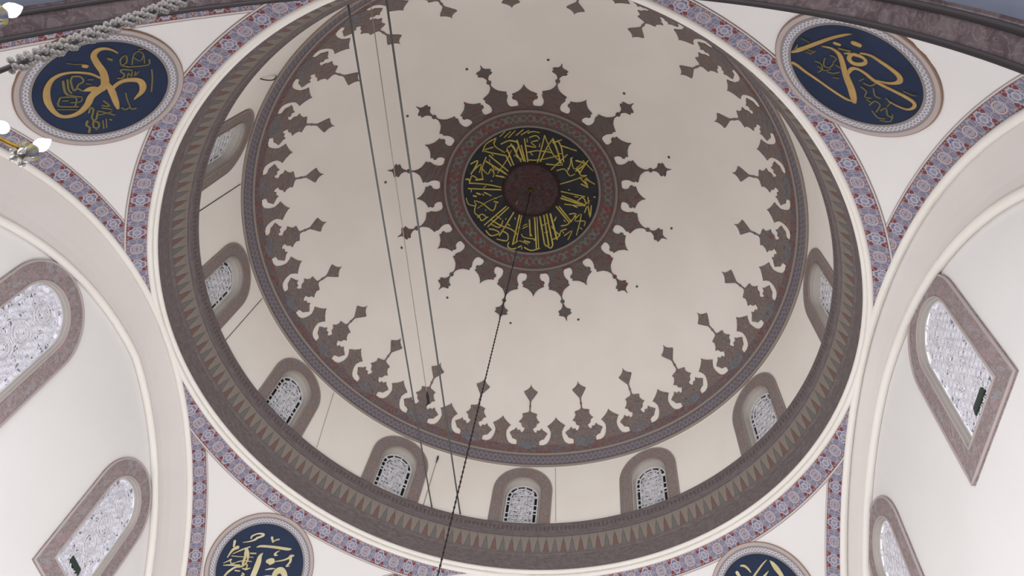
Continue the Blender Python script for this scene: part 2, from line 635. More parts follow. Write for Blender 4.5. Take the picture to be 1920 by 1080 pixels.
# ------------------------------------------------------------------ crown medallion
med = empty('dome_medallion', dome(0, 0.01))
tag(med, 'large round carved medallion with gold script and radiating spikes at the dome crown', 'medallion')
TG, TH_, TI = 19.3, 15.5, 6.1
b = MB()
b.grid(lambda u, v: dome(u, v, 0.05), frange(0, 360, 180)[:-1], frange(TG, 20.35, 2), lambda u, v: (u * R(20) * 2.0 / 2, v * .18), closed_u=True)
b.grid(lambda u, v: dome(u, 20.35, v), frange(0, 360, 180)[:-1], [0.05, -.01], closed_u=True)
b.build('spike_base_band', M['medbase'], med)
b = MB()
b.grid(lambda u, v: dome(u, TH_ + (TG - TH_) * v, 0.06), frange(0, 360, 180)[:-1], frange(0, 1, 6), lambda u, v: (u / 360 * 36, v), closed_u=True)
b.build('arabesque_band', M['medband'], med, smooth=True)
for t_, r_ in ((TG, .065), (TH_, .055), (TI, .05), (TI + .45, .03)):
    b = MB()
    b.tube([dome(a, t_, 0.07) for a in frange(0, 360, 180)[:-1]], r_, 8, closed=True)
    b.build('ring_moulding', M['ring_line'] if t_ > 10 else M['hub'], med, smooth=True)
b = MB()
b.grid(lambda u, v: dome(u, v, 0.05), frange(0, 360, 180)[:-1], frange(TI, TH_, 8), closed_u=True, uvfn=lambda u, v: (u / 20, v / 4))
disc = b.build('script_ground', M['black_disc'], med, smooth=True)
b = MB()
b.grid(lambda u, v: dome(u, v, 0.09), frange(0, 360, 96)[:-1], frange(.01, TI, 8), closed_u=True,
       uvfn=lambda u, v: (v / 6 * cos(R(u)) * 1.0, v / 6 * sin(R(u)) * 1.0))
b.grid(lambda u, v: dome(u, TI, v), frange(0, 360, 96)[:-1], [0.09, -.01], closed_u=True)
hubo = b.build('hub_rosette', M['hub'], med, smooth=False)
b = MB()
b.lathe([(0, -.12), (.05, -.11), (.075, -.05), (.08, 0), (.12, .03), (.12, .12)], 20, Matrix.Translation((0, 0, dome(0, .01).z - .14)))
b.build('ceiling_hook', M['iron'], med, smooth=True)

SM = mirror([(0, 25.7), (.5, 25.1), (1.5, 24.55), (3.0, 24.0), (4.8, 23.7), (6.4, 23.5), (5.9, 23.1), (6.9, 22.7), (6.5, 22.2), (5.3, 22.1), (4.4, 21.6), (4.1, 21.0), (4.6, 20.5), (6.2, 20.2), (6.2, 19.9)])
BG = mirror([(0, 26.6), (.5, 26.1), (1.2, 25.5), (2.4, 24.9), (4.2, 24.5), (6.2, 24.2), (5.7, 23.7), (6.2, 23.3), (5.8, 22.9), (5.0, 22.3), (4.7, 21.6), (5.0, 20.9), (5.8, 20.5), (8.0, 20.2), (8.0, 19.9)])
FIN = mirror([(0, 32.2), (.25, 31.7), (.35, 31.3), (1.1, 30.9), (2.3, 30.75), (3.1, 30.5), (2.5, 30.1), (3.1, 29.7), (2.4, 29.4), (1.4, 29.2), (.6, 28.6), (.4, 28.2), (.3, 27.9), (1.0, 27.75), (1.0, 27.2),
              (.35, 27.05), (.3, 26.3)])
DOT = [(.55 * cos(a), .27 * sin(a)) for a in frange(0, 2 * pi, 10)[:-1]]
for k in range(12):
    poly_part('small_spike', SM, 30 * k, med, M['spike'], off=.045)
    poly_part('large_spike', BG, 30 * k + 15, med, M['spike'], off=.045)
    poly_part('finial', FIN, 30 * k + 15, med, M['spike'], off=.03)
    poly_part('dot', [(a, t + 32.4) for a, t in DOT], 30 * k + 9.9, med, M['spike'], off=.02)


def smooth_path(P, per=3):
    """Catmull-Rom through stroke points (x, y, w)"""
    if len(P) < 3: return P
    out = []
    n = len(P)
    for i in range(n - 1):
        p0, p1, p2, p3 = P[max(i - 1, 0)], P[i], P[i + 1], P[min(i + 2, n - 1)]
        for j in range(per):
            t = j / per
            out.append(tuple(.5 * (2 * p1[k] + (p2[k] - p0[k]) * t + (2 * p0[k] - 5 * p1[k] + 4 * p2[k] - p3[k]) * t * t
                                   + (3 * p1[k] - p0[k] - 3 * p2[k] + p3[k]) * t ** 3) for k in range(3)))
    out.append(P[-1])
    return out


def stroke(mb, P, surf, h):
    """raised brush stroke with rounded ends; surf(x, y, off) -> point"""
    P = smooth_path(P)
    n = len(P)
    L, Rr = [], []
    for i, (x, y, w) in enumerate(P):
        x0, y0, _ = P[max(i - 1, 0)]
        x1, y1, _ = P[min(i + 1, n - 1)]
        tx, ty = x1 - x0, y1 - y0
        q = hypot(tx, ty) or 1
        tx, ty = tx / q, ty / q
        w = max(w, .012) / 2
        L.append((x - ty * w, y + tx * w)); Rr.append((x + ty * w, y - tx * w))
    for i in range(n - 1):
        x, y, _ = P[i]; X2, Y2, _ = P[i + 1]
        a, b_, c, d = L[i], L[i + 1], Rr[i + 1], Rr[i]
        mb.face([surf(*a, h * .6), surf(*b_, h * .6), surf(X2, Y2, h), surf(x, y, h)])
        mb.face([surf(x, y, h), surf(X2, Y2, h), surf(*c, h * .6), surf(*d, h * .6)])
        mb.face([surf(*a, 0), surf(*b_, 0), surf(*b_, h * .6), surf(*a, h * .6)])
        mb.face([surf(*d, h * .6), surf(*c, h * .6), surf(*c, 0), surf(*d, 0)])
    for (i, s) in ((0, -1), (n - 1, 1)):
        x, y, w = P[i]
        w = max(w, .012) / 2
        j = min(max(i - s, 0), n - 1)
        an = atan2(y - P[j][1], x - P[j][0])
        pts = [(x + w * cos(an + t), y + w * sin(an + t)) for t in frange(-pi / 2, pi / 2, 6)]
        for k in range(6):
            mb.face([surf(x, y, h), surf(*pts[k], h * .6), surf(*pts[k + 1], h * .6)])
            mb.face([surf(*pts[k], h * .6), surf(*pts[k], 0), surf(*pts[k + 1], 0), surf(*pts[k + 1], h * .6)])


CALLIG = {
'NW': [[(-1.06,-0.08,0.034),(-1.11,-0.23,0.05),(-1.1,-0.39,0.075),(-1.01,-0.5,0.116),(-0.84,-0.5,0.125),(-0.64,-0.33,0.144),(-0.45,-0.13,0.154),(-0.24,-0.0,0.173),(-0.06,0.06,0.174),(0.16,-0.03,0.174),(0.32,-0.08,0.158),(0.56,-0.07,0.15),(0.79,-0.14,0.124),(0.94,-0.29,0.097),(0.98,-0.49,0.088),(0.86,-0.7,0.105),(0.65,-0.88,0.139),(0.44,-0.99,0.146),(0.22,-1.05,0.128),(-0.01,-1.04,0.102),(-0.17,-0.94,0.084),(-0.27,-0.78,0.059),(-0.32,-0.57,0.059),(-0.33,-0.33,0.06),(-0.26,-0.1,0.052)],[(0.17,-0.29,0.043),(0.09,-0.16,0.156),(0.07,0.04,0.131),(-0.02,0.11,0.087)],[(-0.16,0.08,0.087),(0.04,0.27,0.149),(0.21,0.4,0.141),(0.38,0.52,0.125),(0.51,0.61,0.072)],[(0.04,0.27,0.088),(-0.11,0.28,0.096),(-0.29,0.38,0.104),(-0.39,0.56,0.122),(-0.4,0.74,0.14),(-0.26,0.87,0.15),(-0.09,0.91,0.115),(0.08,0.87,0.062),(0.16,0.85,0.027)],[(-0.81,0.82,0.035),(-0.57,0.95,0.035),(-0.18,1.11,0.036)],[(-0.52,-0.93,0.025),(-0.53,-0.75,0.025),(-0.57,-0.6,0.025)],[(-0.52,-0.57,0.093),(-0.52,-0.52,0.093)],[(-0.75,0.14,0.034),(-0.9,0.06,0.034),(-1.04,0.12,0.034),(-0.85,0.22,0.034),(-0.73,0.17,0.034),(-0.74,0.29,0.034)],[(-1.35,0.49,0.034),(-1.08,0.63,0.034),(-0.91,0.68,0.034),(-0.72,0.3,0.034)],[(-0.82,0.36,0.03),(-1.11,0.26,0.03),(-1.23,0.31,0.03),(-1.18,0.45,0.03),(-0.98,0.47,0.03),(-1.03,0.3,0.03)],[(-1.28,0.29,0.029),(-1.33,0.37,0.03)],[(-1.14,0.48,0.026),(-0.94,0.59,0.026)],[(-0.35,0.25,0.039),(-0.38,0.34,0.039),(-0.5,0.33,0.039),(-0.55,0.23,0.039),(-0.62,0.22,0.039),(-0.66,0.43,0.039)],[(-0.43,0.43,0.03),(-0.57,0.39,0.03),(-0.48,0.5,0.03),(-0.62,0.45,0.03)],[(-0.64,0.52,0.03),(-0.52,0.56,0.03),(-0.66,0.58,0.03)],[(-0.85,-0.2,0.038),(-0.85,-0.11,0.038)],[(-0.01,-0.81,0.051),(0.25,-0.68,0.052),(0.35,-0.58,0.052)],[(-0.07,-0.74,0.043),(0.19,-0.62,0.043),(0.29,-0.52,0.043)],[(-0.18,-0.68,0.042),(-0.04,-0.66,0.043),(0.21,-0.5,0.043),(0.13,-0.46,0.043),(0.18,-0.34,0.043)],[(-0.18,-0.68,0.042),(-0.21,-0.52,0.043),(-0.09,-0.41,0.043),(0.02,-0.47,0.043),(0.16,-0.46,0.043)],[(-0.16,-0.33,0.03),(-0.18,-0.24,0.03)],[(-0.04,-0.32,0.03),(-0.04,-0.23,0.03)],[(0.46,-0.7,0.039),(0.69,-0.66,0.039),(0.69,-0.46,0.039),(0.65,-0.25,0.04)],[(0.45,-0.69,0.035),(0.4,-0.49,0.035),(0.42,-0.36,0.035),(0.63,-0.31,0.035)],[(0.54,-0.61,0.03),(0.52,-0.51,0.03)],[(0.56,-0.43,0.031),(0.5,-0.25,0.031),(0.4,-0.24,0.031)],[(0.8,-0.63,0.026),(0.74,-0.23,0.026)],[(0.36,-0.54,0.035),(0.36,-0.27,0.035)],[(0.78,0.05,0.044),(0.63,0.03,0.044),(0.67,0.11,0.044),(0.92,0.17,0.045),(0.95,0.27,0.045),(0.74,0.23,0.045)],[(0.69,0.21,0.036),(0.7,0.4,0.036),(0.73,0.62,0.036)],[(0.65,0.52,0.031),(0.76,0.35,0.031),(0.81,0.26,0.031)],[(0.51,0.25,0.04),(0.5,0.42,0.04),(0.37,0.23,0.04)],[(0.58,0.28,0.036),(0.58,0.49,0.036)],[(1.03,0.11,0.054),(1.15,0.13,0.054),(1.2,0.22,0.054),(1.34,0.26,0.054)],[(0.98,0.23,0.045),(1.17,0.3,0.045),(1.17,0.41,0.045),(1.03,0.37,0.045),(1.0,0.26,0.045)],[(0.94,0.43,0.032),(1.17,0.54,0.032)],[(0.88,0.48,0.032),(1.13,0.59,0.032)],[(0.87,0.57,0.041),(0.89,0.61,0.041)],[(1.24,0.38,0.027),(1.22,0.41,0.027)],[(0.03,0.59,0.031),(0.22,0.71,0.031),(0.41,0.86,0.031)],[(0.48,0.69,0.036),(0.51,0.8,0.036),(0.43,0.84,0.036),(0.46,0.93,0.036),(0.41,1.0,0.036)],[(-0.83,-0.17,0.034),(-0.81,-0.09,0.034)],[(-1.31,0.54,0.034),(-1.27,0.64,0.034)]],
'NE': [[(0.91,-0.48,0.019),(0.94,-0.32,0.056),(0.97,0.02,0.07),(0.97,0.36,0.084),(0.97,0.67,0.092),(0.98,0.94,0.099),(0.99,1.09,0.047)],[(1.11,0.81,0.02),(1.05,0.91,0.046),(1.0,0.99,0.06)],[(0.86,0.35,0.026),(0.74,0.2,0.058),(0.56,0.16,0.097),(0.36,0.25,0.111),(0.15,0.37,0.125),(-0.09,0.48,0.153),(-0.3,0.56,0.161),(-0.51,0.67,0.149),(-0.63,0.74,0.102)],[(-0.62,0.75,0.034),(-0.51,0.87,0.061),(-0.24,1.0,0.061),(0.09,1.11,0.061),(0.43,1.22,0.068),(0.64,1.26,0.081),(0.74,1.3,0.081)],[(0.04,0.37,0.046),(0.14,0.2,0.091),(0.11,0.07,0.065),(-0.05,-0.02,0.071),(-0.25,-0.07,0.085),(-0.43,-0.18,0.078),(-0.61,-0.32,0.071),(-0.79,-0.46,0.084),(-0.96,-0.55,0.084),(-1.07,-0.47,0.065),(-1.09,-0.29,0.046),(-0.96,-0.13,0.033),(-0.81,-0.03,0.02)],[(0.54,0.04,0.026),(0.48,-0.09,0.077),(0.4,0.04,0.09),(0.27,0.05,0.097),(0.19,-0.07,0.097),(0.19,-0.21,0.083),(0.26,-0.27,0.07),(0.36,-0.24,0.083),(0.45,-0.14,0.089)],[(0.43,-0.3,0.044),(0.32,-0.46,0.063),(0.1,-0.56,0.082),(-0.1,-0.64,0.095),(-0.29,-0.68,0.114),(-0.41,-0.61,0.108),(-0.43,-0.46,0.071),(-0.38,-0.29,0.052),(-0.27,-0.13,0.032)],[(0.7,-0.35,0.113),(0.62,-0.42,0.113)],[(0.83,0.03,0.076),(0.77,-0.03,0.076)],[(0.68,0.05,0.045),(0.55,-0.12,0.045)],[(0.87,0.8,0.026),(0.8,0.72,0.026)],[(0.9,0.72,0.026),(0.81,0.62,0.026)],[(0.79,0.76,0.026),(0.81,0.59,0.026)],[(0.59,0.79,0.03),(0.49,0.73,0.03),(0.35,0.81,0.03),(0.32,0.95,0.03)],[(0.58,0.53,0.029),(0.43,0.7,0.03),(0.33,0.63,0.03),(0.39,0.47,0.03)],[(0.6,0.36,0.026),(0.49,0.3,0.026),(0.42,0.44,0.026)],[(0.25,0.75,0.03),(0.17,0.65,0.03),(0.16,0.51,0.03)],[(0.45,0.84,0.027),(0.3,0.78,0.027),(0.29,0.63,0.026)],[(0.34,0.44,0.026),(0.25,0.4,0.026)],[(0.08,0.74,0.023),(0.02,0.63,0.023)],[(-0.14,-0.01,0.033),(-0.29,-0.07,0.033)],[(-0.15,0.1,0.026),(-0.18,0.24,0.026)],[(-0.26,0.19,0.033),(-0.36,0.09,0.033),(-0.33,-0.08,0.033)],[(-0.33,0.32,0.03),(-0.46,0.28,0.03),(-0.58,0.41,0.03),(-0.65,0.31,0.03)],[(-0.44,0.08,0.03),(-0.61,0.17,0.03),(-0.7,0.1,0.03)],[(-0.8,0.46,0.03),(-0.74,0.27,0.03),(-0.86,0.22,0.03),(-1.0,0.43,0.03)],[(-0.99,0.31,0.03),(-0.96,0.14,0.03),(-1.13,0.23,0.03),(-1.22,0.15,0.03)],[(-0.73,-0.02,0.026),(-0.85,-0.04,0.026),(-0.93,0.09,0.027)],[(-0.95,0.5,0.03),(-1.14,0.49,0.031),(-1.21,0.36,0.03)],[(-1.22,0.48,0.027),(-1.3,0.28,0.027),(-1.15,0.11,0.027)],[(-1.37,0.33,0.024),(-1.4,0.28,0.024)],[(-0.66,0.42,0.027),(-0.74,0.38,0.027)],[(-0.66,-0.52,0.023),(-0.78,-0.64,0.022),(-0.81,-0.72,0.022)],[(1.36,0.47,0.019),(1.33,0.41,0.019)],[(1.37,0.67,0.016),(1.21,0.6,0.016),(1.05,0.52,0.016)]],
'SW': [[(-1.06,0.27,0.022),(-0.9,0.39,0.038),(-0.78,0.52,0.06),(-0.74,0.62,0.071),(-0.71,0.65,0.06),(-0.63,0.76,0.071),(-0.64,0.81,0.071),(-0.77,0.76,0.049),(-0.87,0.67,0.043),(-0.93,0.56,0.054),(-0.91,0.5,0.043)],[(-0.33,0.86,0.082),(-0.22,0.76,0.049)],[(-0.22,0.76,0.044),(-0.18,0.85,0.038),(-0.1,0.93,0.049)],[(-0.57,0.37,0.033),(-0.46,0.47,0.071),(-0.08,0.65,0.082),(0.35,0.82,0.088),(0.45,0.89,0.022)],[(0.15,0.65,0.016),(0.09,0.55,0.049),(0.09,0.46,0.082),(0.17,0.49,0.033)],[(0.02,0.18,0.137),(0.1,0.25,0.164),(0.17,0.27,0.137),(0.12,0.16,0.099)],[(0.24,0.3,0.027),(0.43,0.45,0.049),(0.55,0.6,0.066),(0.58,0.69,0.099),(0.65,0.75,0.044)],[(0.6,0.64,0.093),(0.67,0.52,0.071),(0.64,0.34,0.044),(0.72,0.41,0.027)],[(0.11,-0.08,0.022),(0.24,0.03,0.055),(0.37,0.11,0.022)],[(-0.29,0.31,0.022),(-0.3,0.18,0.12),(-0.23,-0.01,0.175),(-0.17,-0.23,0.18),(-0.12,-0.45,0.169),(-0.07,-0.67,0.137),(-0.04,-0.89,0.098),(-0.08,-1.06,0.044)],[(0.66,-0.27,0.11),(0.49,-0.12,0.154),(0.47,0.05,0.192),(0.57,0.16,0.209),(0.72,0.12,0.182),(0.87,-0.03,0.165),(0.94,-0.24,0.138),(0.87,-0.45,0.11),(0.63,-0.68,0.082),(0.34,-0.81,0.033)],[(0.15,-0.3,0.022),(0.28,-0.21,0.049),(0.48,-0.11,0.038)],[(-1.12,-0.18,0.022),(-0.94,0.07,0.049),(-0.77,0.27,0.033)],[(-1.2,-0.56,0.016),(-1.05,-0.35,0.049)],[(-1.16,-0.61,0.022),(-1.01,-0.52,0.043),(-0.71,-0.37,0.06)],[(-0.93,-0.91,0.054),(-0.9,-0.7,0.065),(-0.79,-0.48,0.054),(-0.62,-0.35,0.06),(-0.57,-0.15,0.049),(-0.68,0.04,0.092),(-0.82,0.14,0.109)],[(-1.31,0.17,0.081),(-1.24,0.03,0.065)],[(-1.11,0.06,0.108),(-1.2,-0.09,0.081),(-1.2,-0.35,0.032)],[(-0.63,0.11,0.044),(-0.48,0.19,0.044)],[(-1.11,-0.25,0.027),(-0.84,-0.13,0.027),(-0.48,0.05,0.027)],[(-1.08,-0.36,0.033),(-0.98,-0.45,0.033),(-0.88,-0.37,0.033)],[(-0.85,-0.33,0.033),(-0.69,-0.19,0.033),(-0.45,-0.09,0.033)],[(-0.58,-0.4,0.027),(-0.46,-0.37,0.065),(-0.35,-0.27,0.022)],[(-0.66,-0.25,0.082),(-0.71,-0.08,0.082),(-0.8,0.07,0.081)],[(-0.73,-0.56,0.044),(-0.6,-0.51,0.044)],[(-0.48,-0.52,0.044),(-0.4,-0.53,0.044),(-0.46,-0.59,0.044)],[(-0.64,-0.31,0.044),(-0.51,-0.23,0.044),(-0.46,-0.34,0.044)]],
'SE': [[(0.86,0.89,0.02),(0.89,0.79,0.11),(0.92,0.64,0.165),(0.95,0.48,0.15),(0.96,0.35,0.125),(0.92,0.17,0.11),(0.84,0.01,0.05)],[(0.77,0.95,0.02),(0.56,0.89,0.045),(0.31,0.79,0.056),(0.1,0.7,0.061),(-0.21,0.57,0.051)],[(0.64,0.65,0.02),(0.47,0.59,0.061),(0.25,0.51,0.066),(0.05,0.4,0.051)],[(-0.1,1.14,0.051),(0.01,1.08,0.076),(0.07,0.96,0.061),(0.09,0.85,0.031)],[(-0.33,1.01,0.113),(-0.32,0.9,0.102),(-0.3,0.76,0.077),(-0.19,0.61,0.041)],[(0.44,0.35,0.051),(0.52,0.23,0.101),(0.55,0.04,0.076)]],
'DOME': [[(-1.08,0.74,0.065),(-2.02,1.5,0.065)],[(-0.97,0.78,0.059),(-1.88,1.58,0.059)],[(-0.77,1.01,0.065),(-1.41,2.01,0.065)],[(-0.53,1.13,0.078),(-0.86,2.4,0.078)],[(-0.44,1.13,0.052),(-0.71,2.33,0.052)],[(-0.12,1.35,0.078),(-0.1,2.04,0.078)],[(0.1,1.2,0.078),(0.15,2.58,0.078)],[(0.2,1.2,0.052),(0.25,2.58,0.052)],[(0.32,1.16,0.078),(0.5,2.39,0.078)],[(0.49,1.12,0.078),(0.68,2.46,0.078)],[(0.61,1.08,0.078),(0.85,2.38,0.078)],[(0.77,1.08,0.091),(1.03,2.16,0.091)],[(1.02,0.74,0.078),(1.53,1.37,0.078)],[(1.14,0.73,0.065),(1.64,1.36,0.065)],[(1.23,0.36,0.078),(2.2,0.62,0.078)],[(1.27,0.26,0.065),(2.13,0.55,0.065)],[(1.24,0.06,0.052),(2.2,0.22,0.052)],[(1.21,-0.27,0.052),(1.73,-0.46,0.052),(2.27,-0.71,0.052)],[(0.85,-0.89,0.052),(1.51,-1.58,0.052)],[(-1.24,-0.13,0.059),(-1.84,-0.3,0.059),(-2.5,-0.41,0.059)],[(-1.24,-0.02,0.065),(-2.56,-0.17,0.065)],[(-1.22,0.25,0.039),(-1.82,0.47,0.039),(-2.25,0.74,0.039)],[(-0.93,-0.67,0.078),(-1.75,-1.32,0.078)],[(-0.88,-0.82,0.065),(-1.6,-1.57,0.065)],[(-1.04,-0.56,0.078),(-1.4,-0.66,0.078)],[(-1.33,-0.77,0.046),(-0.92,-1.34,0.046),(-0.72,-1.75,0.046)],[(-0.66,-1.11,0.065),(-0.88,-1.83,0.065)],[(-0.35,-1.25,0.065),(-0.7,-2.04,0.065)],[(-0.25,-1.29,0.078),(-0.45,-2.19,0.078)],[(-0.18,-1.25,0.065),(-0.3,-1.96,0.065)],[(-0.08,-1.25,0.065),(-0.15,-2.25,0.065)],[(0.31,-1.21,0.059),(0.53,-1.95,0.059),(0.65,-2.4,0.059)],[(0.65,-2.4,0.052),(0.94,-1.59,0.052),(1.33,-1.13,0.052),(0.66,-1.14,0.052)],[(0.43,-1.25,0.065),(0.72,-1.88,0.065),(0.97,-2.26,0.065)],[(0.97,-2.26,0.078),(1.15,-1.67,0.078),(1.23,-1.2,0.078)],[(1.14,-1.52,0.052),(0.4,-1.32,0.052),(-0.08,-1.32,0.052)],[(1.37,-1.27,0.059),(1.29,-1.9,0.059),(1.16,-2.19,0.059)],[(-0.06,-1.66,0.052),(0.35,-1.73,0.052),(0.88,-1.66,0.052)],[(-0.11,-1.96,0.052),(0.29,-1.88,0.052),(0.1,-2.1,0.052),(0.37,-2.18,0.052)],[(-1.1,-2.4,0.046),(-0.88,-2.61,0.046)],[(-0.94,-2.35,0.046),(-0.67,-2.6,0.046)],[(-0.77,-2.34,0.046),(-0.49,-2.63,0.046)],[(-0.47,-2.42,0.052),(-0.18,-2.66,0.052)],[(-0.27,-2.44,0.052),(0.04,-2.62,0.052)],[(-0.0,-2.51,0.052),(0.2,-2.58,0.052),(0.46,-2.53,0.052)],[(0.05,-2.32,0.052),(0.32,-2.4,0.052),(0.44,-2.25,0.052)],[(-1.84,-1.77,0.059),(-1.68,-2.1,0.059),(-1.27,-2.33,0.059)],[(-1.43,-1.93,0.059),(-1.78,-1.79,0.059),(-0.94,-1.53,0.059)],[(-0.94,-1.53,0.065),(-0.77,-1.08,0.065)],[(-1.27,-2.33,0.052),(-1.36,-2.0,0.052),(-0.99,-1.68,0.052)],[(-1.09,-2.06,0.065),(-0.75,-2.2,0.065),(-0.43,-2.11,0.065)],[(-0.84,-1.9,0.065),(-0.64,-1.97,0.065),(-0.52,-1.67,0.065)],[(-0.44,-1.89,0.059),(-0.53,-1.52,0.059),(-0.34,-1.36,0.059)],[(-2.36,-1.26,0.065),(-2.08,-1.38,0.065),(-2.21,-1.09,0.065),(-2.4,-0.81,0.065)],[(-2.29,-0.95,0.052),(-1.96,-1.22,0.052),(-2.06,-0.85,0.052)],[(-1.92,-0.99,0.059),(-1.73,-0.75,0.059),(-1.58,-0.97,0.059),(-1.47,-0.74,0.059)],[(-2.62,-0.59,0.078),(-2.54,-0.6,0.078),(-2.5,-0.54,0.078)],[(-2.5,-0.41,0.059),(-2.37,-0.73,0.059),(-2.15,-0.56,0.059)],[(-1.95,-0.62,0.059),(-1.95,-0.99,0.059),(-1.74,-1.5,0.059)],[(-2.22,-0.53,0.091),(-1.95,-0.54,0.091)],[(-1.56,-1.19,0.052),(-1.45,-0.96,0.052),(-1.12,-0.87,0.052)],[(-1.03,2.32,0.065),(-1.07,2.5,0.065),(-0.86,2.61,0.065),(-0.5,2.48,0.065)],[(-0.36,2.55,0.065),(-0.08,2.68,0.065),(0.28,2.58,0.065)],[(-1.52,2.15,0.065),(-1.1,2.24,0.065),(-1.06,1.96,0.065),(-1.3,1.8,0.065)],[(-1.96,1.76,0.065),(-1.76,1.99,0.065),(-1.41,1.9,0.065),(-1.58,1.75,0.065),(-1.82,1.69,0.065)],[(-0.86,2.4,0.052),(-0.57,2.26,0.052),(-0.22,2.41,0.052)],[(-2.31,0.55,0.059),(-2.39,0.91,0.059),(-2.21,1.11,0.059),(-2.13,1.3,0.059),(-1.93,1.17,0.059),(-2.1,1.01,0.059),(-2.28,1.14,0.059)],[(-2.68,0.25,0.052),(-2.61,0.52,0.052),(-2.31,0.62,0.052),(-2.36,0.39,0.052),(-1.97,0.58,0.052)],[(-2.0,0.57,0.065),(-1.64,0.9,0.065),(-1.49,0.61,0.065)],[(-1.55,0.49,0.078),(-1.41,0.54,0.078)],[(-1.66,1.34,0.065),(-1.32,1.58,0.065),(-0.91,1.74,0.065),(-0.67,1.97,0.065)],[(-1.74,1.48,0.059),(-1.4,1.65,0.059),(-1.24,1.36,0.059)],[(-1.51,1.13,0.052),(-1.31,1.28,0.052)],[(0.5,2.39,0.065),(0.75,2.56,0.065),(0.85,2.42,0.065)],[(0.86,2.17,0.059),(1.14,2.01,0.059),(0.93,1.8,0.059)],[(0.14,2.19,0.052),(-0.35,2.12,0.052),(-0.49,1.97,0.052)],[(-0.45,1.64,0.046),(-0.23,1.53,0.046)],[(-0.48,1.75,0.046),(-0.2,1.62,0.046)],[(0.4,1.6,0.046),(0.62,1.49,0.046)],[(-0.14,2.33,0.078),(-0.36,2.26,0.078)],[(1.53,-0.88,0.052),(1.64,-1.18,0.052),(1.67,-1.47,0.052),(1.77,-0.96,0.052),(2.07,-1.21,0.052)],[(1.09,-0.86,0.052),(1.4,-0.94,0.052),(1.59,-0.66,0.052),(1.8,-0.74,0.052)],[(1.87,-0.9,0.078),(2.2,-1.22,0.078),(1.87,-1.34,0.078)],[(2.0,-0.61,0.059),(2.33,-0.27,0.059),(2.2,-0.55,0.059),(2.6,-0.37,0.059)],[(2.34,-1.37,0.059),(2.0,-0.76,0.059),(2.27,-0.71,0.059)],[(1.9,-0.97,0.091),(2.0,-0.83,0.091)],[(2.14,-1.36,0.052),(2.53,-0.95,0.052)],[(2.06,-0.32,0.065),(2.33,-0.2,0.065)],[(2.47,0.59,0.059),(2.42,1.11,0.059),(2.33,0.61,0.059),(2.2,0.91,0.059)],[(1.86,1.92,0.052),(2.06,1.0,0.052),(1.78,1.31,0.052),(2.2,1.29,0.052),(2.18,1.49,0.052)],[(1.5,2.14,0.052),(1.67,1.75,0.052),(1.35,1.99,0.052)],[(1.14,2.01,0.059),(1.21,1.79,0.059),(1.43,1.7,0.059)],[(1.22,1.57,0.059),(1.5,1.48,0.059),(1.85,1.02,0.059),(1.57,1.04,0.059)],[(2.33,0.24,0.052),(2.37,0.53,0.052)],[(1.37,0.61,0.052),(2.06,0.63,0.052),(2.4,0.38,0.052)],[(1.92,0.42,0.059),(2.13,0.26,0.059),(2.26,0.54,0.059)],[(0.94,1.36,0.065),(1.0,1.21,0.065)],[(-2.38,0.17,0.078),(-2.28,0.21,0.078)],[(-2.24,0.07,0.078),(-2.11,0.13,0.078)],[(-1.93,0.06,0.065),(-1.67,0.22,0.065)],[(-1.04,1.52,0.065),(-0.96,1.58,0.065)],[(-0.58,0.49,0.059),(-0.65,0.64,0.059)],[(2.58,0.19,0.065),(2.62,0.21,0.065)],[(1.03,-2.11,0.059),(1.3,-2.23,0.059)],[(1.29,-1.97,0.059),(1.88,-1.78,0.059)]],
}


mb = MB()
for st in CALLIG['DOME']:
    st = [(q[0], q[1], q[2] * .8) for q in st]
    stroke(mb, st, lambda x, y, o: dome_xy(x, y, .05 + o), .05)
rnd_ = random.Random(7)
for i in range(46):
    a_, r_ = i * 2 * pi / 46 + rnd_.uniform(-.05, .05), rnd_.uniform(1.35, 2.6)
    x_, y_ = r_ * cos(a_), r_ * sin(a_)
    an_ = a_ + rnd_.choice((0, .9, -.7, 1.6))
    l_ = rnd_.uniform(.03, .16)
    stroke(mb, [(x_, y_, .04), (x_ + l_ * cos(an_), y_ + l_ * sin(an_), .03)], lambda x, y, o: dome_xy(x, y, .05 + o), .03)
mb.build('gold_script', M['gold'], med)

# ------------------------------------------------------------------ pendentive medallions and walls
ZC, RS = -10.0, sqrt(200.0)


def sph(n, off=0.0):
    return Vector((0, 0, ZC)) + Vector(n) * (RS - off)


def pbasis(az):
    a, e = R(az), R(36.0)
    n = Vector((cos(a) * cos(e), sin(a) * cos(e), sin(e)))
    e2 = Vector((-cos(a) * sin(e), -sin(a) * sin(e), cos(e)))
    return n, n.cross(e2), e2


PEND = (('NW', -135, 'southwest', (.02, .05), 'gold_plain', 'behind the hanging crystal strand'),
        ('NE', -45, 'southeast', (-.02, .22), 'gold_plain', 'near the dark arch at upper right'),
        ('SW', 135, 'northwest', (-.08, -.1), 'gold_pale', 'at the lower left, cut by the edge'),
        ('SE', 45, 'northeast', (.02, -.06), 'gold_pale', 'at the lower right'))
WORDS = {'NW': 'navy roundel with great looping gold script', 'NE': 'slanting navy roundel with a zigzag gold script',
         'SW': 'navy roundel with pale gold bar script', 'SE': 'navy roundel with two thin pale gold strokes'}

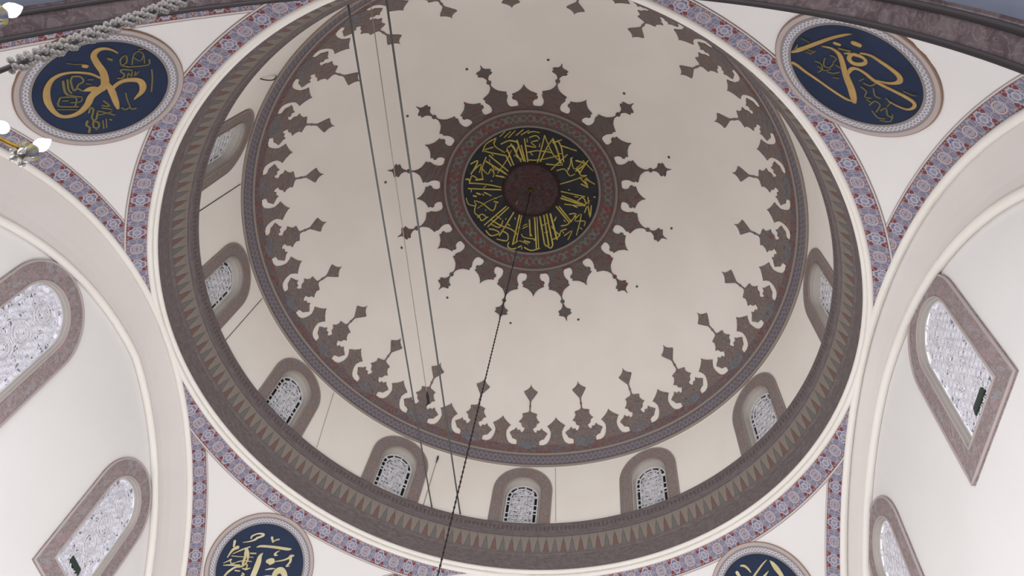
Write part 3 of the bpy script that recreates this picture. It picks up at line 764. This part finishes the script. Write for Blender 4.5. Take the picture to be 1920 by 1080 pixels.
for key, az, side, (ox, oy), gm, where in PEND:
    # wall: spherical triangle between the rim and two arches
    mb = MB()
    azs = frange(az - 45, az + 45, 60)

    def pt(a, s, off=0.0):
        f = R(((a + 45) % 90) - 45)
        rb = min(10.0 / cos(f), RS - .0001)
        zr, zb = 0.0, ZC + sqrt(max(RS * RS - rb * rb, 0))
        er = math.asin((zr - ZC) / RS)
        eb = math.asin((zb - ZC) / RS)
        e = er + (eb - er) * s
        return sph((cos(R(a)) * cos(e), sin(R(a)) * cos(e), sin(e)), off)
    mb.grid(lambda a, s: pt(a, s), azs, frange(0, 1, 30), lambda a, s: (a, s))
    w = mb.build('wall_' + side, M['plaster_low'], smooth=True)
    tag(w, 'curved off-white corner wall under the dome carrying the ' + WORDS[key], 'wall', kind='structure')

    n, e1, e2 = pbasis(az)

    def sf(x, y, off, n=n, e1=e1, e2=e2):
        z = sqrt(RS * RS - x * x - y * y)
        d = (n * z + e1 * x + e2 * y).normalized()
        return sph(d, off)
    cx, cy = ox, oy
    ro = empty('calligraphy_roundel', sf(cx, cy, 0))
    tag(ro, WORDS[key] + ', ' + where, 'roundel', 'calligraphy roundels on the corner walls')

    def ringpt(a, r, off, sf=sf, cx=cx, cy=cy):
        return sf(cx + r * cos(R(a)), cy + r * sin(R(a)), off)
    A = frange(0, 360, 120)[:-1]
    R0 = 1.70 if key == 'NE' else 1.76
    mb = MB()
    mb.grid(lambda a, v: ringpt(a, v, .05), A, [.001, .4, .8, 1.2, R0 * .81], lambda u, v: (u, v), closed_u=True)
    mb.build('navy_ground', M['navy'], ro, smooth=True)
    mb = MB()
    mb.grid(lambda a, v: ringpt(a, R0 * (.81 + .115 * v), .06), A, [0, .5, 1], lambda u, v: (u / 360 * 44, v), closed_u=True)
    mb.build('interlaced_border', M['rope'], ro, smooth=True)
    mb = MB()
    mb.grid(lambda a, v: ringpt(a, R0 * (.925 + .065 * v), .055), A, [0, 1], closed_u=True)
    mb.build('mauve_border', M['rim_mauve'], ro, smooth=True)
    mb = MB()
    mb.tube([ringpt(a, R0 * .99, .03) for a in A], .026, 8, closed=True)
    mb.build('outer_moulding', M['tan'], ro, smooth=True)
    mb = MB()
    mb.tube([ringpt(a, R0 * .925, .055) for a in A], .016, 6, closed=True)
    mb.tube([ringpt(a, R0 * .81, .055) for a in A], .02, 6, closed=True)
    mb.build('border_line', M['umber_line'], ro, smooth=True)
    big, fine = MB(), MB()
    lim = R0 * .795
    for st in CALLIG[key]:
        st = [q for q in st if hypot(q[0] - cx, q[1] - cy) < lim]
        if len(st) < 2: continue
        wmax = max(q[2] for q in st)
        tgt = big if wmax > .07 else fine
        stroke(tgt, st, lambda x, y, o, sf=sf: sf(x, y, .052 + o), .03)
    big.build('gold_script', M[gm], ro)
    if fine.f: fine.build('small_script', M['gold_dim'] if gm == 'gold_plain' else M['gold_pale'], ro)

# ------------------------------------------------------------------ floral strips
T = 0


def trim(mb, mat, label, cat='moulding', smooth=True, parent=None, name=None):
    global T
    T += 1
    o = mb.build('trim_%d' % T, mat, smooth=smooth)
    return tag(o, label, cat, kind='structure')


mb = MB()


def rim_pt(a, v, off=.02):
    f_ = R(((a + 45) % 90) - 45)
    r = min(10.0 + .46 * v, 10.0 / cos(f_) - .002 * v)
    z = ZC + sqrt(RS * RS - r * r)
    d = Vector((r * cos(R(a)), r * sin(R(a)), z - ZC)).normalized()
    return sph(d, off)


mb.grid(lambda a, v: rim_pt(a, v), frange(0, 360, 360)[:-1], frange(0, 1, 4), lambda a, v: (a / 6, v), closed_u=True)
trim(mb, M['floral'], 'red and blue floral painted band running round the outside of the dome rim', 'border')
for nm, ax, sg in (('left', 0, -1), ('right', 0, 1), ('far', 1, 1), ('near', 1, -1)):
    mb = MB()
    wd = .70 if nm == 'near' else .40

    def ap_(b_, v, ax=ax, sg=sg, wd=wd):
        # b_: angle along the arch measured at its centre, v: 0 at the arch edge .. 1 towards the corner wall
        q = 10.0 - wd * v
        rr = sqrt(RS * RS - q * q)
        y, z = rr * sin(R(b_)), rr * cos(R(b_))
        P = Vector((sg * q, y, z)) if ax == 0 else Vector((y, sg * q, z))
        return sph(P.normalized(), .014)
    mb.grid(ap_, frange(-86, 86, 172), frange(0, 1, 4), lambda b_, v: (b_ / 6 + .5, v))
    # trim away what would climb past the rim: keep faces whose every corner lies outside r=10.0
    keep = [i for i, f in enumerate(mb.f) if min(hypot(mb.v[k][0], mb.v[k][1]) for k in f) > 10.0]
    mb.f = [mb.f[i] for i in keep]; mb.uv = [mb.uv[i] for i in keep]; mb.mi = [mb.mi[i] for i in keep]
    trim(mb, M['floral'], 'red and blue floral painted band following the edge of the %s arch' % nm, 'border')

# white rim mouldings
for rr, zz, tr, lb in ((9.99, .0, .085, 'outer'), (9.93, .16, .085, 'inner')):
    mb = MB()
    mb.tube([(rr * cos(R(a)), rr * sin(R(a)), zz) for a in frange(0, 360, 288)[:-1]], tr, 10, closed=True)
    trim(mb, M['white'], 'white rounded %s moulding ringing the opening of the dome' % lb)

# ------------------------------------------------------------------ cornice
prof = [(9.96, .22), (9.90, .28), (9.885, .6), (9.87, .84), (9.83, .88), (9.84, .93), (9.80, 1.1), (9.74, 1.3), (9.70, 1.47), (9.65, 1.49), (9.67, 1.53), (9.62, 1.56), (9.64, 1.60), (9.60, 1.64),
        (9.575, 1.8), (9.56, 1.98), (9.57, 2.03), (9.66, 2.04), (9.80, 2.04)]
L_ = [0]
for i in range(1, len(prof)): L_.append(L_[-1] + hypot(prof[i][0] - prof[i - 1][0], prof[i][1] - prof[i - 1][1]))
Ltot = L_[15]
mb = MB()
mb.grid(lambda a, j: (prof[int(j)][0] * cos(R(a)), prof[int(j)][0] * sin(R(a)), prof[int(j)][1]), frange(0, 360, 288)[:-1], list(range(len(prof))),
        lambda a, j: (a / 360 * 192, min(L_[int(j)] / Ltot, .999)), closed_u=True)
trim(mb, M['cornice'], 'dark painted cornice with a frieze of small pointed leaves below the drum windows', 'cornice', smooth=False)

# ------------------------------------------------------------------ drum wall with twelve windows


def drum_r(z):
    return 9.72 - (z - 2.0) / 2.95 * .21


def drum(az0):
    def f(x, z, d):
        r = drum_r(z) + d
        a = R(az0) + x / 9.62
        return Vector((r * cos(a), r * sin(a), z))
    return f


ZT = 0.5 + rho(TH_LOW) * cos(R(TH_LOW)) + .02
HW_O, SP_O = 1.17, 3.62          # outer frame half width and springing
HW_I, SP_I = .72, 3.55           # recess
HW_G, SP_G = .62, 3.47          # stucco panel
SECT = 2 * pi * 9.62 / 12
mb = MB()
for k in range(12):
    f = drum(30 * k)
    xs = sorted(set(frange(-SECT / 2, -HW_I, 10) + [HW_I * sin(R(t)) for t in frange(-90, 90, 24)] + frange(HW_I, SECT / 2, 10)))
    for i in range(len(xs) - 1):
        xa, xb = xs[i], xs[i + 1]
        xm = (xa + xb) / 2
        ins = abs(xm) < HW_I and (30 * k) not in (240, 270, 300, 330)

        def lo(x):
            return SP_I + sqrt(max(HW_I ** 2 - x * x, 0)) if ins else 1.9
        n = 6
        for j in range(n):
            za, zb = lo(xa) + (ZT - lo(xa)) * j / n, lo(xa) + (ZT - lo(xa)) * (j + 1) / n
            zc, zd = lo(xb) + (ZT - lo(xb)) * j / n, lo(xb) + (ZT - lo(xb)) * (j + 1) / n
            mb.face([f(xa, za, 0), f(xb, zc, 0), f(xb, zd, 0), f(xa, zb, 0)])
wd_ = mb.build('wall_drum', M['plaster'])
tag(wd_, 'cream cylindrical drum wall between the cornice and the dome, pierced by arched windows', 'wall', kind='structure')


def arch_path(hw, sp, z0, n=20, bottom=False):
    P = [(-hw, z) for z in frange(z0, sp, 8)]
    P += [(-hw * cos(t), sp + hw * sin(t)) for t in frange(0, pi, n)[1:-1]]
    P += [(hw, z) for z in frange(sp, z0, 8)]
    if bottom:
        P += [(x, z0) for x in frange(hw, -hw, 8)[1:-1]]
    return P


def band_between(mb, f, pa, da, pb, db, uvlen=None, closed=False, mi=0):
    n = len(pa)
    s = 0
    for i in range(n if closed else n - 1):
        j = (i + 1) % n
        ds = hypot(pa[j][0] - pa[i][0], pa[j][1] - pa[i][1])
        w = hypot(pa[i][0] - pb[i][0], pa[i][1] - pb[i][1])
        mb.face([f(*pa[i], da), f(*pa[j], da), f(*pb[j], db), f(*pb[i], db)], [(s, 0), (s + ds, 0), (s + ds, w), (s, w)], mi)
        s += ds


def in_arch(x, z, hw, sp, z0):
    if abs(x) > hw or z < z0: return False
    return z <= sp or hypot(x, z - sp) <= hw


def tube2(mb, f, P, d, r, n=5, closed=False):
    mb.tube([f(x, z, d) for x, z in P], r, n, closed=closed)


def lattice(mb, f, d, hw, sp, z0, cell, r, seed):
    """pierced tracery: staggered rings joined by short bars and leaf arcs, clipped by the arch"""
    rnd = random.Random(seed)
    row = 0
    z = z0 + cell * .5
    while z < sp + hw:
        x = -hw + (cell * .5 if row % 2 else 0)
        while x < hw + cell:
            if in_arch(x, z, hw - cell * .1, sp, z0):
                q = cell * .40
                tube2(mb, f, [(x + q * cos(a), z + q * sin(a)) for a in frange(0, 2 * pi, 8)[:-1]], d, r, 4, True)
                s = rnd.choice((-1, 1))
                P = [(x - q * s, z - q), (x - q * .2 * s, z - q * .1), (x + q * .9 * s, z + q * .1), (x + q * .6 * s, z + q * 1.1)]
                P = [p_ for p_ in P if in_arch(p_[0], p_[1], hw, sp, z0)]
                if len(P) > 2: tube2(mb, f, P, d + .01, r * .8, 4)
            x += cell
        z += cell * .8
        row += 1


DW_WORDS = {90: 'upright arched drum window directly above the far arch crown, facing the viewer', 120: 'arched drum window just left of the far centre, beside the crossing wires',
            150: 'arched drum window on the lower left of the drum', 180: 'arched drum window halfway up the left of the drum, above the left arch',
            210: 'topmost arched drum window on the left, half hidden by the cornice', 60: 'arched drum window just right of the far centre',
            30: 'arched drum window on the lower right of the drum', 0: 'narrow foreshortened arched drum window on the right, half hidden by the cornice'}
W = 0
for k in range(12):
    azw = 30 * k
    if azw not in DW_WORDS: continue
    W += 1
    f = drum(azw)
    root = empty('window_%d' % W, f(0, 2.0, 0))
    tag(root, DW_WORDS[azw] + ', brown painted surround', 'window', 'arched windows round the dome drum', 'structure')
    z0 = 1.95
    po, pi_, pg = arch_path(HW_O, SP_O, z0), arch_path(HW_I, SP_I, z0), arch_path(HW_G, SP_G, z0)
    mb = MB()
    po2 = arch_path(HW_O - .05, SP_O, z0)
    band_between(mb, f, po, .0, po2, -.04)
    band_between(mb, f, po2, -.04, pi_, -.04)
    mb.build('window_surround', M['frame'], root)
    mb = MB()
    tube2(mb, f, arch_path(HW_O - .02, SP_O, z0), -.035, .028, 6)
    tube2(mb, f, arch_path(HW_I + .02, SP_I, z0), -.045, .028, 6)
    mb.build('surround_bead', M['umber_line'], root, smooth=True)
    mb = MB()
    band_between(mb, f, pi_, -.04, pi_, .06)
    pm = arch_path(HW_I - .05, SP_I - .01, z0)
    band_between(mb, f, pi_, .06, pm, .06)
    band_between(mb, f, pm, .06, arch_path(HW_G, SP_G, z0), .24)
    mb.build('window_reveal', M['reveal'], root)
    mb = MB()
    # stucco panel: outer and inner frames, ties
    w2, w3 = HW_G - .045, HW_G - .175
    pa, pb2, pc = arch_path(HW_G, SP_G, z0), arch_path(w2, SP_G, z0), arch_path(w3, SP_G, z0)
    band_between(mb, f, pa, .20, pb2, .20)
    band_between(mb, f, pb2, .20, pb2, .25)
    tube2(mb, f, pc, .21, .03, 6)
    nP = len(pb2)
    for i in list(range(1, nP, 4)):
        mb.tube([f(*pb2[i], .21), f(*pc[i], .21)], .032, 6)
    for zz in (2.35, 2.75, 3.15, 3.5):
        mb.tube([f(-w2, zz, .215), f(-w3, zz, .215)], .022, 6)
        mb.tube([f(w2, zz, .215), f(w3, zz, .215)], .022, 6)
    lattice(mb, f, .215, w3, SP_G, z0, .23, .024, azw)
    mb.build('stucco_lattice', M['stucco_small'], root)
    mb = MB()
    P = arch_path(w3 + .01, SP_G, z0)
    mb.face([f(x, z, .26) for x, z in P], [(x, z) for x, z in P])
    mb.build('stained_pane', M['pane'], root)
    mb = MB()
    band_between(mb, f, arch_path(HW_G, SP_G, z0), .26, P, .26)
    mb.build('dark_pane', M['pane_dark'], root)

# ------------------------------------------------------------------ great arches and window walls
WX = 10.6


def side_map(sg, ax):
    """local (along, z, depth outward from the bay) -> world, for the arch on side sg of axis ax"""
    def f(y, z, d):
        q = sg * d
        return Vector((q, y, z)) if ax == 0 else Vector((y, q, z))
    return f


def arch_ring(f, r, zc, d, n=96, a0=-90, a1=90):
    return [f(r * sin(R(a)), zc + r * cos(R(a)), d) for a in frange(a0, a1, n)]


ARCH = (('left', -1, 0, (.13, .80, -10.63, 9.75)), ('right', 1, 0, (.47, .25, -9.72, 9.24)), ('far', 1, 1, (0, .5, -10.2, 9.2)))
DI = 10.50
OUT_ARCH = (0, .12, -10.0, 10.03)


def ogive(t, y0, e, zc, r):
    """slightly pointed arch, t from -1 (left foot) to 1 (right foot)"""
    sg_ = 1 if t >= 0 else -1
    p0 = math.asin(e / r)
    ph = p0 + (pi / 2 - p0) * abs(t)
    return y0 - sg_ * e + sg_ * r * sin(ph), zc + r * cos(ph)

WINS = {'left': ((-2.84, 1.46, -3.27, -6.4), (3.52, 1.43, -3.53, -6.45)), 'right': ((-2.13, 1.46, -2.15, -5.25), (4.22, 1.40, -2.82, -5.3)), 'far': ()}
SLOT = {'left': (.0, .95), 'right': (.0, .92)}
for nm, sg, ax, IN in ARCH:
    f = side_map(sg, ax)
    # cove between the outer bead and the inner bead
    mb = MB()
    stations = []
    N = 96
    prof_ = [(0.0, 10.0), (.12, 10.06), (.3, 10.18), (.5, 10.32), (.7, 10.42), (.9, 10.48), (1.0, DI)]
    A = frange(-1, 1, N)
    OA = (0, .12, -10.0, 10.11)
    for t, d in prof_:
        row = []
        for a in A:
            p_, q_ = ogive(a, *OA), ogive(a, *IN)
            row.append(f(p_[0] + (q_[0] - p_[0]) * t, p_[1] + (q_[1] - p_[1]) * t, d))
        stations.append(row)
    mb2 = MB()
    for i in range(len(stations) - 1):
        for j in range(N):
            mb2.face([stations[i][j], stations[i][j + 1], stations[i + 1][j + 1], stations[i + 1][j]], None)
    # soffit back to the wall
    s2 = [f(*ogive(a, *IN), WX + .02) for a in A]
    for j in range(N):
        mb2.face([stations[-1][j], stations[-1][j + 1], s2[j + 1], s2[j]], None)
    trim(mb2, M['grey_plaster'], 'broad plain coved plaster band of the %s great arch' % nm, 'arch', smooth=False)
    for lbl, AR, d, tr in (('outer', OUT_ARCH, 9.99, .10), ('inner', (IN[0], IN[1], IN[2], IN[3] + .05), DI, .11)):
        mb = MB()
        mb.tube([f(*ogive(a, *AR), d) for a in A], tr, 8, up=[tuple(f(0, 0, 1) - f(0, 0, 0))] * len(A))
        trim(mb, M['white'], 'white rounded %s moulding of the %s great arch' % (lbl, nm))
    # wall
    mb = MB()
    wins = WINS[nm]
    RW = IN[3] - IN[1] + .09
    edges = set(frange(IN[0] - RW, IN[0] + RW, 60))
    for (c, hw, sp, sill) in wins:
        h = hw - .58
        edges |= set(c + h * sin(R(t)) for t in frange(-90, 90, 20))
    xs = sorted(edges)
    for i in range(len(xs) - 1):
        xa, xb = xs[i], xs[i + 1]
        if xb - xa < 1e-5: continue
        xm = (xa + xb) / 2

        def top(x, IN=IN): return IN[2] + sqrt(max((IN[3] + .1) ** 2 - (abs(x - IN[0]) + IN[1]) ** 2, 0))
        segs = [(lambda x: -10.0, top)]
        for (c, hw, sp, sill) in wins:
            h = hw - .58
            if abs(xm - c) < h:
                segs = [(lambda x: -10.0, lambda x, s=sill: s + .55), (lambda x, c=c, h=h, sp=sp: sp + sqrt(max(h * h - (x - c) ** 2, 0)), top)]
        for lo_, hi_ in segs:
            mb.face([f(xa, lo_(xa), WX), f(xb, lo_(xb), WX), f(xb, max(hi_(xb), lo_(xb)), WX), f(xa, max(hi_(xa), lo_(xa)), WX)])
    w = mb.build('wall_' + nm, M['plaster_low'])
    tag(w, 'flat off-white wall filling the %s great arch%s' % (nm, ', with tall arched windows' if wins else ''), 'wall', kind='structure')
    for wi, (c, hw, sp, sill) in enumerate(wins):
        W += 1
        where = {('left', 0): 'tall arched window high on the left wall, nearer the top of the picture', ('left', 1): 'tall arched window on the left wall, lower one with its dark vent near the sill',
                 ('right', 0): 'tall arched window on the right wall with pointed sill corner and dark green vent', ('right', 1): 'tall arched window on the right wall, lower one cut by the bottom edge'}[(nm, wi)]

        def g(x, z, d, c=c, f=f): return f(c + x, z, WX + d)
        root = empty('window_%d' % W, g(0, sill, 0))
        tag(root, where, 'window', 'tall arched windows on the side walls', 'structure')
        hi = hw - .56
        zi0 = sill + .53
        mb = MB()
        o1 = arch_path(hw, sp, sill, 28, True)
        o2 = arch_path(hw - .05, sp, sill + .05, 28, True)
        i1 = arch_path(hi, sp, zi0, 28, True)
        band_between(mb, g, o1, .0, o2, -.06, closed=True)
        band_between(mb, g, o2, -.06, i1, -.06, closed=True)
        mb.build('window_surround', M['frame_big'], root)
        mb = MB()
        tube2(mb, g, arch_path(hw - .03, sp, sill + .03, 28, True), -.055, .035, 6, True)
        tube2(mb, g, arch_path(hi + .03, sp, zi0 - .03, 28, True), -.065, .03, 6, True)
        mb.build('surround_bead', M['rim_mauve'], root, smooth=True)
        mb = MB()
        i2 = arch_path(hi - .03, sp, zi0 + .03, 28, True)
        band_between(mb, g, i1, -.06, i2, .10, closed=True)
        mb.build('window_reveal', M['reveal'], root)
        hg, zg = hi - .03, zi0 + .03
        mb = MB()
        # scalloped pierced border + tracery
        pa = arch_path(hg, sp, zg, 28, True)
        pb_ = arch_path(hg - .05, sp, zg + .05, 28, True)
        band_between(mb, g, pa, .08, pb_, .08, closed=True)
        tube2(mb, g, arch_path(hg - .2, sp, zg + .2, 28, True), .085, .022, 5, True)
        q = arch_path(hg - .12, sp, zg + .12, 10, True)
        for (x, z) in q[::2]:
            tube2(mb, g, [(x + .07 * cos(a), z + .09 * sin(a)) for a in frange(0, 2 * pi, 8)[:-1]], .08, .018, 4, True)
        lattice(mb, g, .085, hg - .2, sp, zg + .2, .21, .018, W)
        for (x, z) in ((0, sp + .2), (0, sp - .6), (0, sp - 1.25), (0, sp - 1.9)):
            if z > zg + .4:
                for rr in (.30, .2):
                    tube2(mb, g, [(x + rr * cos(a), z + rr * sin(a)) for a in frange(0, 2 * pi, 20)[:-1]], .07, .022, 5, True)
        mb.build('stucco_lattice', M['stucco'], root)
        mb = MB()
        mb.face([g(x, z, .12) for x, z in pa], [(x, z) for x, z in pa])
        mb.build('daylit_pane', M['pane_big'], root)
        vx, vz = SLOT[nm]
        mb = MB()
        x0, x1, za, zb = vx - .3, vx + .34, sill + vz - .06, sill + vz + .1
        P = [(x0, za), (x1, za), (x1 - .06, zb), (x0 + .04, zb)]
        mb.face([g(x, z, .04) for x, z in P])
        for i in range(4):
            a, c2 = P[i], P[(i + 1) % 4]
            mb.face([g(*a, .04), g(*c2, .04), g(*c2, .11), g(*a, .11)])
        tag(mb.build('vent_flap', M['pane_open'], root), 'dark narrow vent opening')

# near arch (the viewer stands just behind it): thick soffit seen from below, its shade put into the colour
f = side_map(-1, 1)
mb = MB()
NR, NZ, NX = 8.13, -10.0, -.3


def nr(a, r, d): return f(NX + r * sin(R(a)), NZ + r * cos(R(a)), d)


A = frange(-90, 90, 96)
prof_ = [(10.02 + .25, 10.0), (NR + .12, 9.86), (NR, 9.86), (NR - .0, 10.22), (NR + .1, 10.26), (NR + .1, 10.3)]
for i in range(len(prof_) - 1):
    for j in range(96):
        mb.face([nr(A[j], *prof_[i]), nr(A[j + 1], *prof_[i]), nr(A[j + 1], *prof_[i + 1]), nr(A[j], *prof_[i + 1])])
trim(mb, M['dark_soffit'], 'mottled underside of the near great arch, coloured as if unlit, across the top corners', 'arch', smooth=False)
for d_, r_ in ((9.86, NR + .0), (10.22, NR)):
    mb = MB()
    mb.tube([nr(a, r_, d_) for a in A], .05, 6)
    trim(mb, M['chain'], 'thin %s edge moulding of the dark near arch' % ('inner' if d_ > 10 else 'outer'))
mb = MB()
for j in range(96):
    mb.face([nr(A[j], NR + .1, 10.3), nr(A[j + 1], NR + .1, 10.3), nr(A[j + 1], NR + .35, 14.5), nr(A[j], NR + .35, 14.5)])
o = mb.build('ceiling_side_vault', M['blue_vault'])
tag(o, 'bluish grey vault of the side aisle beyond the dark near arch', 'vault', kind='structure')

# corner piers, floor
for i, (sx, sy) in enumerate(((-1, -1), (1, -1), (-1, 1), (1, 1))):
    mb = MB()
    x0, x1, y0, y1 = sx * 9.6, sx * 11.2, sy * 9.6, sy * 11.2
    c = [(x0, y0), (x1, y0), (x1, y1), (x0, y1)]
    for j in range(4):
        a, c2 = c[j], c[(j + 1) % 4]
        mb.face([(*a, -18.6), (*c2, -18.6), (*c2, -9.9), (*a, -9.9)])
    o = mb.build('wall_pier_%s' % ('southwest', 'southeast', 'northwest', 'northeast')[i], M['plaster_low'])
    tag(o, 'square plastered pier carrying the %s corner of the dome' % ('south-west', 'south-east', 'north-west', 'north-east')[i], 'pier', kind='structure')
mb = MB()
mb.face([(-16, -18, -18.6), (16, -18, -18.6), (16, 16, -18.6), (-16, 16, -18.6)])
o = mb.build('floor', M['floor'])
tag(o, 'carpeted floor of the prayer hall', 'floor', kind='structure')

# ------------------------------------------------------------------ cables, wires, chain


def cable(x, ya, yb, z, sag, r, mat, label, name='cable', drift=0.0):
    mb = MB()
    P = []
    for t in frange(0, 1, 48):
        P.append((x + drift * (t - .5), ya + (yb - ya) * t, z - sag * 4 * t * (1 - t)))
    mb.tube(P, r, 8)
    o = mb.build(name, mat, smooth=True)
    return tag(o, label, 'cable', 'cables strung across the dome opening')


cable(-3.31, -9.02, 9.02, 2.06, .06, .028, M['cable'], 'dark cable stretched across the dome opening, leftmost and dropping behind the crossing wires', drift=.14)
cable(-2.28, -9.30, 9.30, 2.06, .06, .030, M['cable'], 'dark cable stretched across the dome opening, nearest the crown medallion', drift=.2)
c3 = cable(-2.79, -9.15, 3.6, 2.04, .04, .013, M['cable_thin'], 'thin pale wire between the two dark cables, ending in a small hook', name='wire')
c3['category'] = 'wire'
mb = MB()
mb.tube([(-2.76, 3.4, 1.99), (-2.75, 3.55, 1.95), (-2.72, 3.75, 1.85), (-2.78, 3.8, 1.75)], [.02, .05, .045, .02], 8)
mb.build('hook', M['chain'], c3, smooth=True)

# chandelier chain from the crown
mb = MB()
zt = dome(0, .01).z - .30
mb.tube([(0, 0, z) for z in frange(zt, -12.0, 60)], .015, 8)
for i in range(150):
    z = zt - i * .15
    if z < -12: break
    mb.lathe([(.012, -.05), (.027, 0), (.012, .05)], 8, Matrix.Translation((0, 0, z)))
o = mb.build('hanging_chain', M['chain'], smooth=True)
tag(o, 'long dark chain hanging straight down from the hook at the dome crown', 'chain')


def wire(pts, r, label, mat='wire', name='wire', group='thin wires on the drum wall'):
    mb = MB()
    P = [Vector(p) for p in pts]
    mb.tube(P, r, 6)
    o = mb.build(name, M[mat], smooth=True)
    return tag(o, label, 'wire', group)


def on_drum(a, z, off=.02):
    r = drum_r(z) - off
    return (r * cos(R(a)), r * sin(R(a)), z)





def dw(az_a, za, az_b, zb, bow=0.0, n=10):
    out = []
    for t in frange(0, 1, n):
        z = za + (zb - za) * t
        p = on_drum(az_a + (az_b - az_a) * t, z, .02 + bow * 4 * t * (1 - t))
        out.append(p)
    return out


wire(dw(-161.2, 2.1, -162.2, 4.8), .013, 'thin dark wire running up the drum wall between the two upper left windows')
wire(dw(170.3, 2.05, 170.2, 4.8), .011, 'thin dark wire up the drum wall between the left middle and lower left windows')
wire(dw(138.8, 2.2, 141.4, 4.8), .008, 'faint grey wire up the drum wall right of the lower left window', 'cable_thin')
wire(dw(81.7, 2.2, 82.7, 4.8), .008, 'faint grey wire up the drum wall right of the far centre window', 'cable_thin')
wire(dw(-135.1, 3.4, -137.0, 4.75, .12), .02, 'loose dark wire looping out above the topmost left window')
# wire rising from the ledge to a small hook beside the crossing cables
o = wire(dw(111.7, 2.05, 111.6, 4.45), .014, 'short pale wire rising from the ledge to a dark hook beside the crossing cables', 'cable_thin', group=None)
mb = MB()
mb.tube([on_drum(111.6, 4.2, .04), on_drum(111.6, 4.45, .06), on_drum(111.6, 4.57, .04)], [.02, .045, .02], 8)
mb.build('hook', M['wire'], o, smooth=True)

# ------------------------------------------------------------------ chandelier at the left edge
CX, CY, CZ = -.66, -11.18, -12.6
ch = empty('chandelier', (CX, CY, CZ))
tag(ch, 'crystal and brass chandelier with white opal bulbs at the upper left edge', 'chandelier')
V = lambda x, y, z: Vector((CX + x, CY + y, CZ + z))
mb = MB()
mb.lathe([(0, -.42), (.03, -.4), (.05, -.34), (.02, -.3), (.07, -.22), (.09, -.16), (.05, -.08), (.02, -.04), (.03, 0), (.055, .04), (.03, .1), (.015, .16)], 24, Matrix.Translation((CX - .12, CY, CZ)))
mb.build('chandelier_body', M['brass'], ch, smooth=True)
# beaded suspension
mb = MB()
for i in range(120):
    z = .16 + i * .06
    if z > 5.6: break
    rr = .035
    for k in range(3):
        a = k * 2.1 + i * .7
        mb.lathe([(0, -.026), (.02, -.014), (.026, 0), (.02, .014), (0, .026)], 8, Matrix.Translation(V(rr * cos(a), rr * sin(a), z + .02 * k)))
mb.build('crystal_strand', M['crystal'], ch, smooth=False)
mb = MB()
mb.tube([V(0, 0, -.02), V(0, 0, 5.7)], .018, 8)
mb.build('suspension_rod', M['chain'], ch, smooth=True)
ARMS = ((-53, .465, 0), (76, .50, .0), (197, .48, 0))
for (a, L, dz) in ARMS:
    ca, sa = cos(R(a)), sin(R(a))
    mb = MB()
    pts = []
    for t in frange(0, 1, 14):
        r = .06 + (L - .06) * t
        z = -.12 - .13 * sin(pi * t) + (.02 + dz) * t
        pts.append(V(-.12 * (1 - t) + r * ca, r * sa, z))
    mb.tube(pts, .014, 8)
    mb.build('arm', M['brass'], ch, smooth=True)
    tip = pts[-1]
    mb = MB()
    mb.lathe([(0, -.085), (.03, -.075), (.06, -.045), (.074, -.01), (.062, .008), (.035, .02), (.03, .05), (.0, .052)], 20, Matrix.Translation(tip))
    cup = mb.build('candle_cup', M['enamel'], ch, smooth=True)
    mb = MB()
    mb.lathe([(.018, .05), (.03, .065), (.042, .095), (.045, .12), (.036, .155), (.022, .185), (.010, .21), (0, .225)], 20, Matrix.Translation(tip))
    mb.build('opal_bulb', M['bulb'], ch, smooth=True)
    mb = MB()
    for j in range(5):
        q = j * 2 * pi / 5 + .4
        c0 = tip + Vector((.05 * cos(q), .05 * sin(q), -.03))
        mb.lathe([(0, .0), (.012, -.015), (.003, -.03), (.022, -.055), (.016, -.085), (0, -.11)], 6, Matrix.Translation(c0))
    mb.build('crystal_drop', M['crystal'], cup)
mb = MB()
mb.lathe([(.045 * sin(t), .045 * cos(t)) for t in frange(0, pi, 10)], 16, Matrix.Translation(Vector((-.72, -10.84, -12.64))))
mb.build('crystal_ball', M['bulb'], ch, smooth=True)
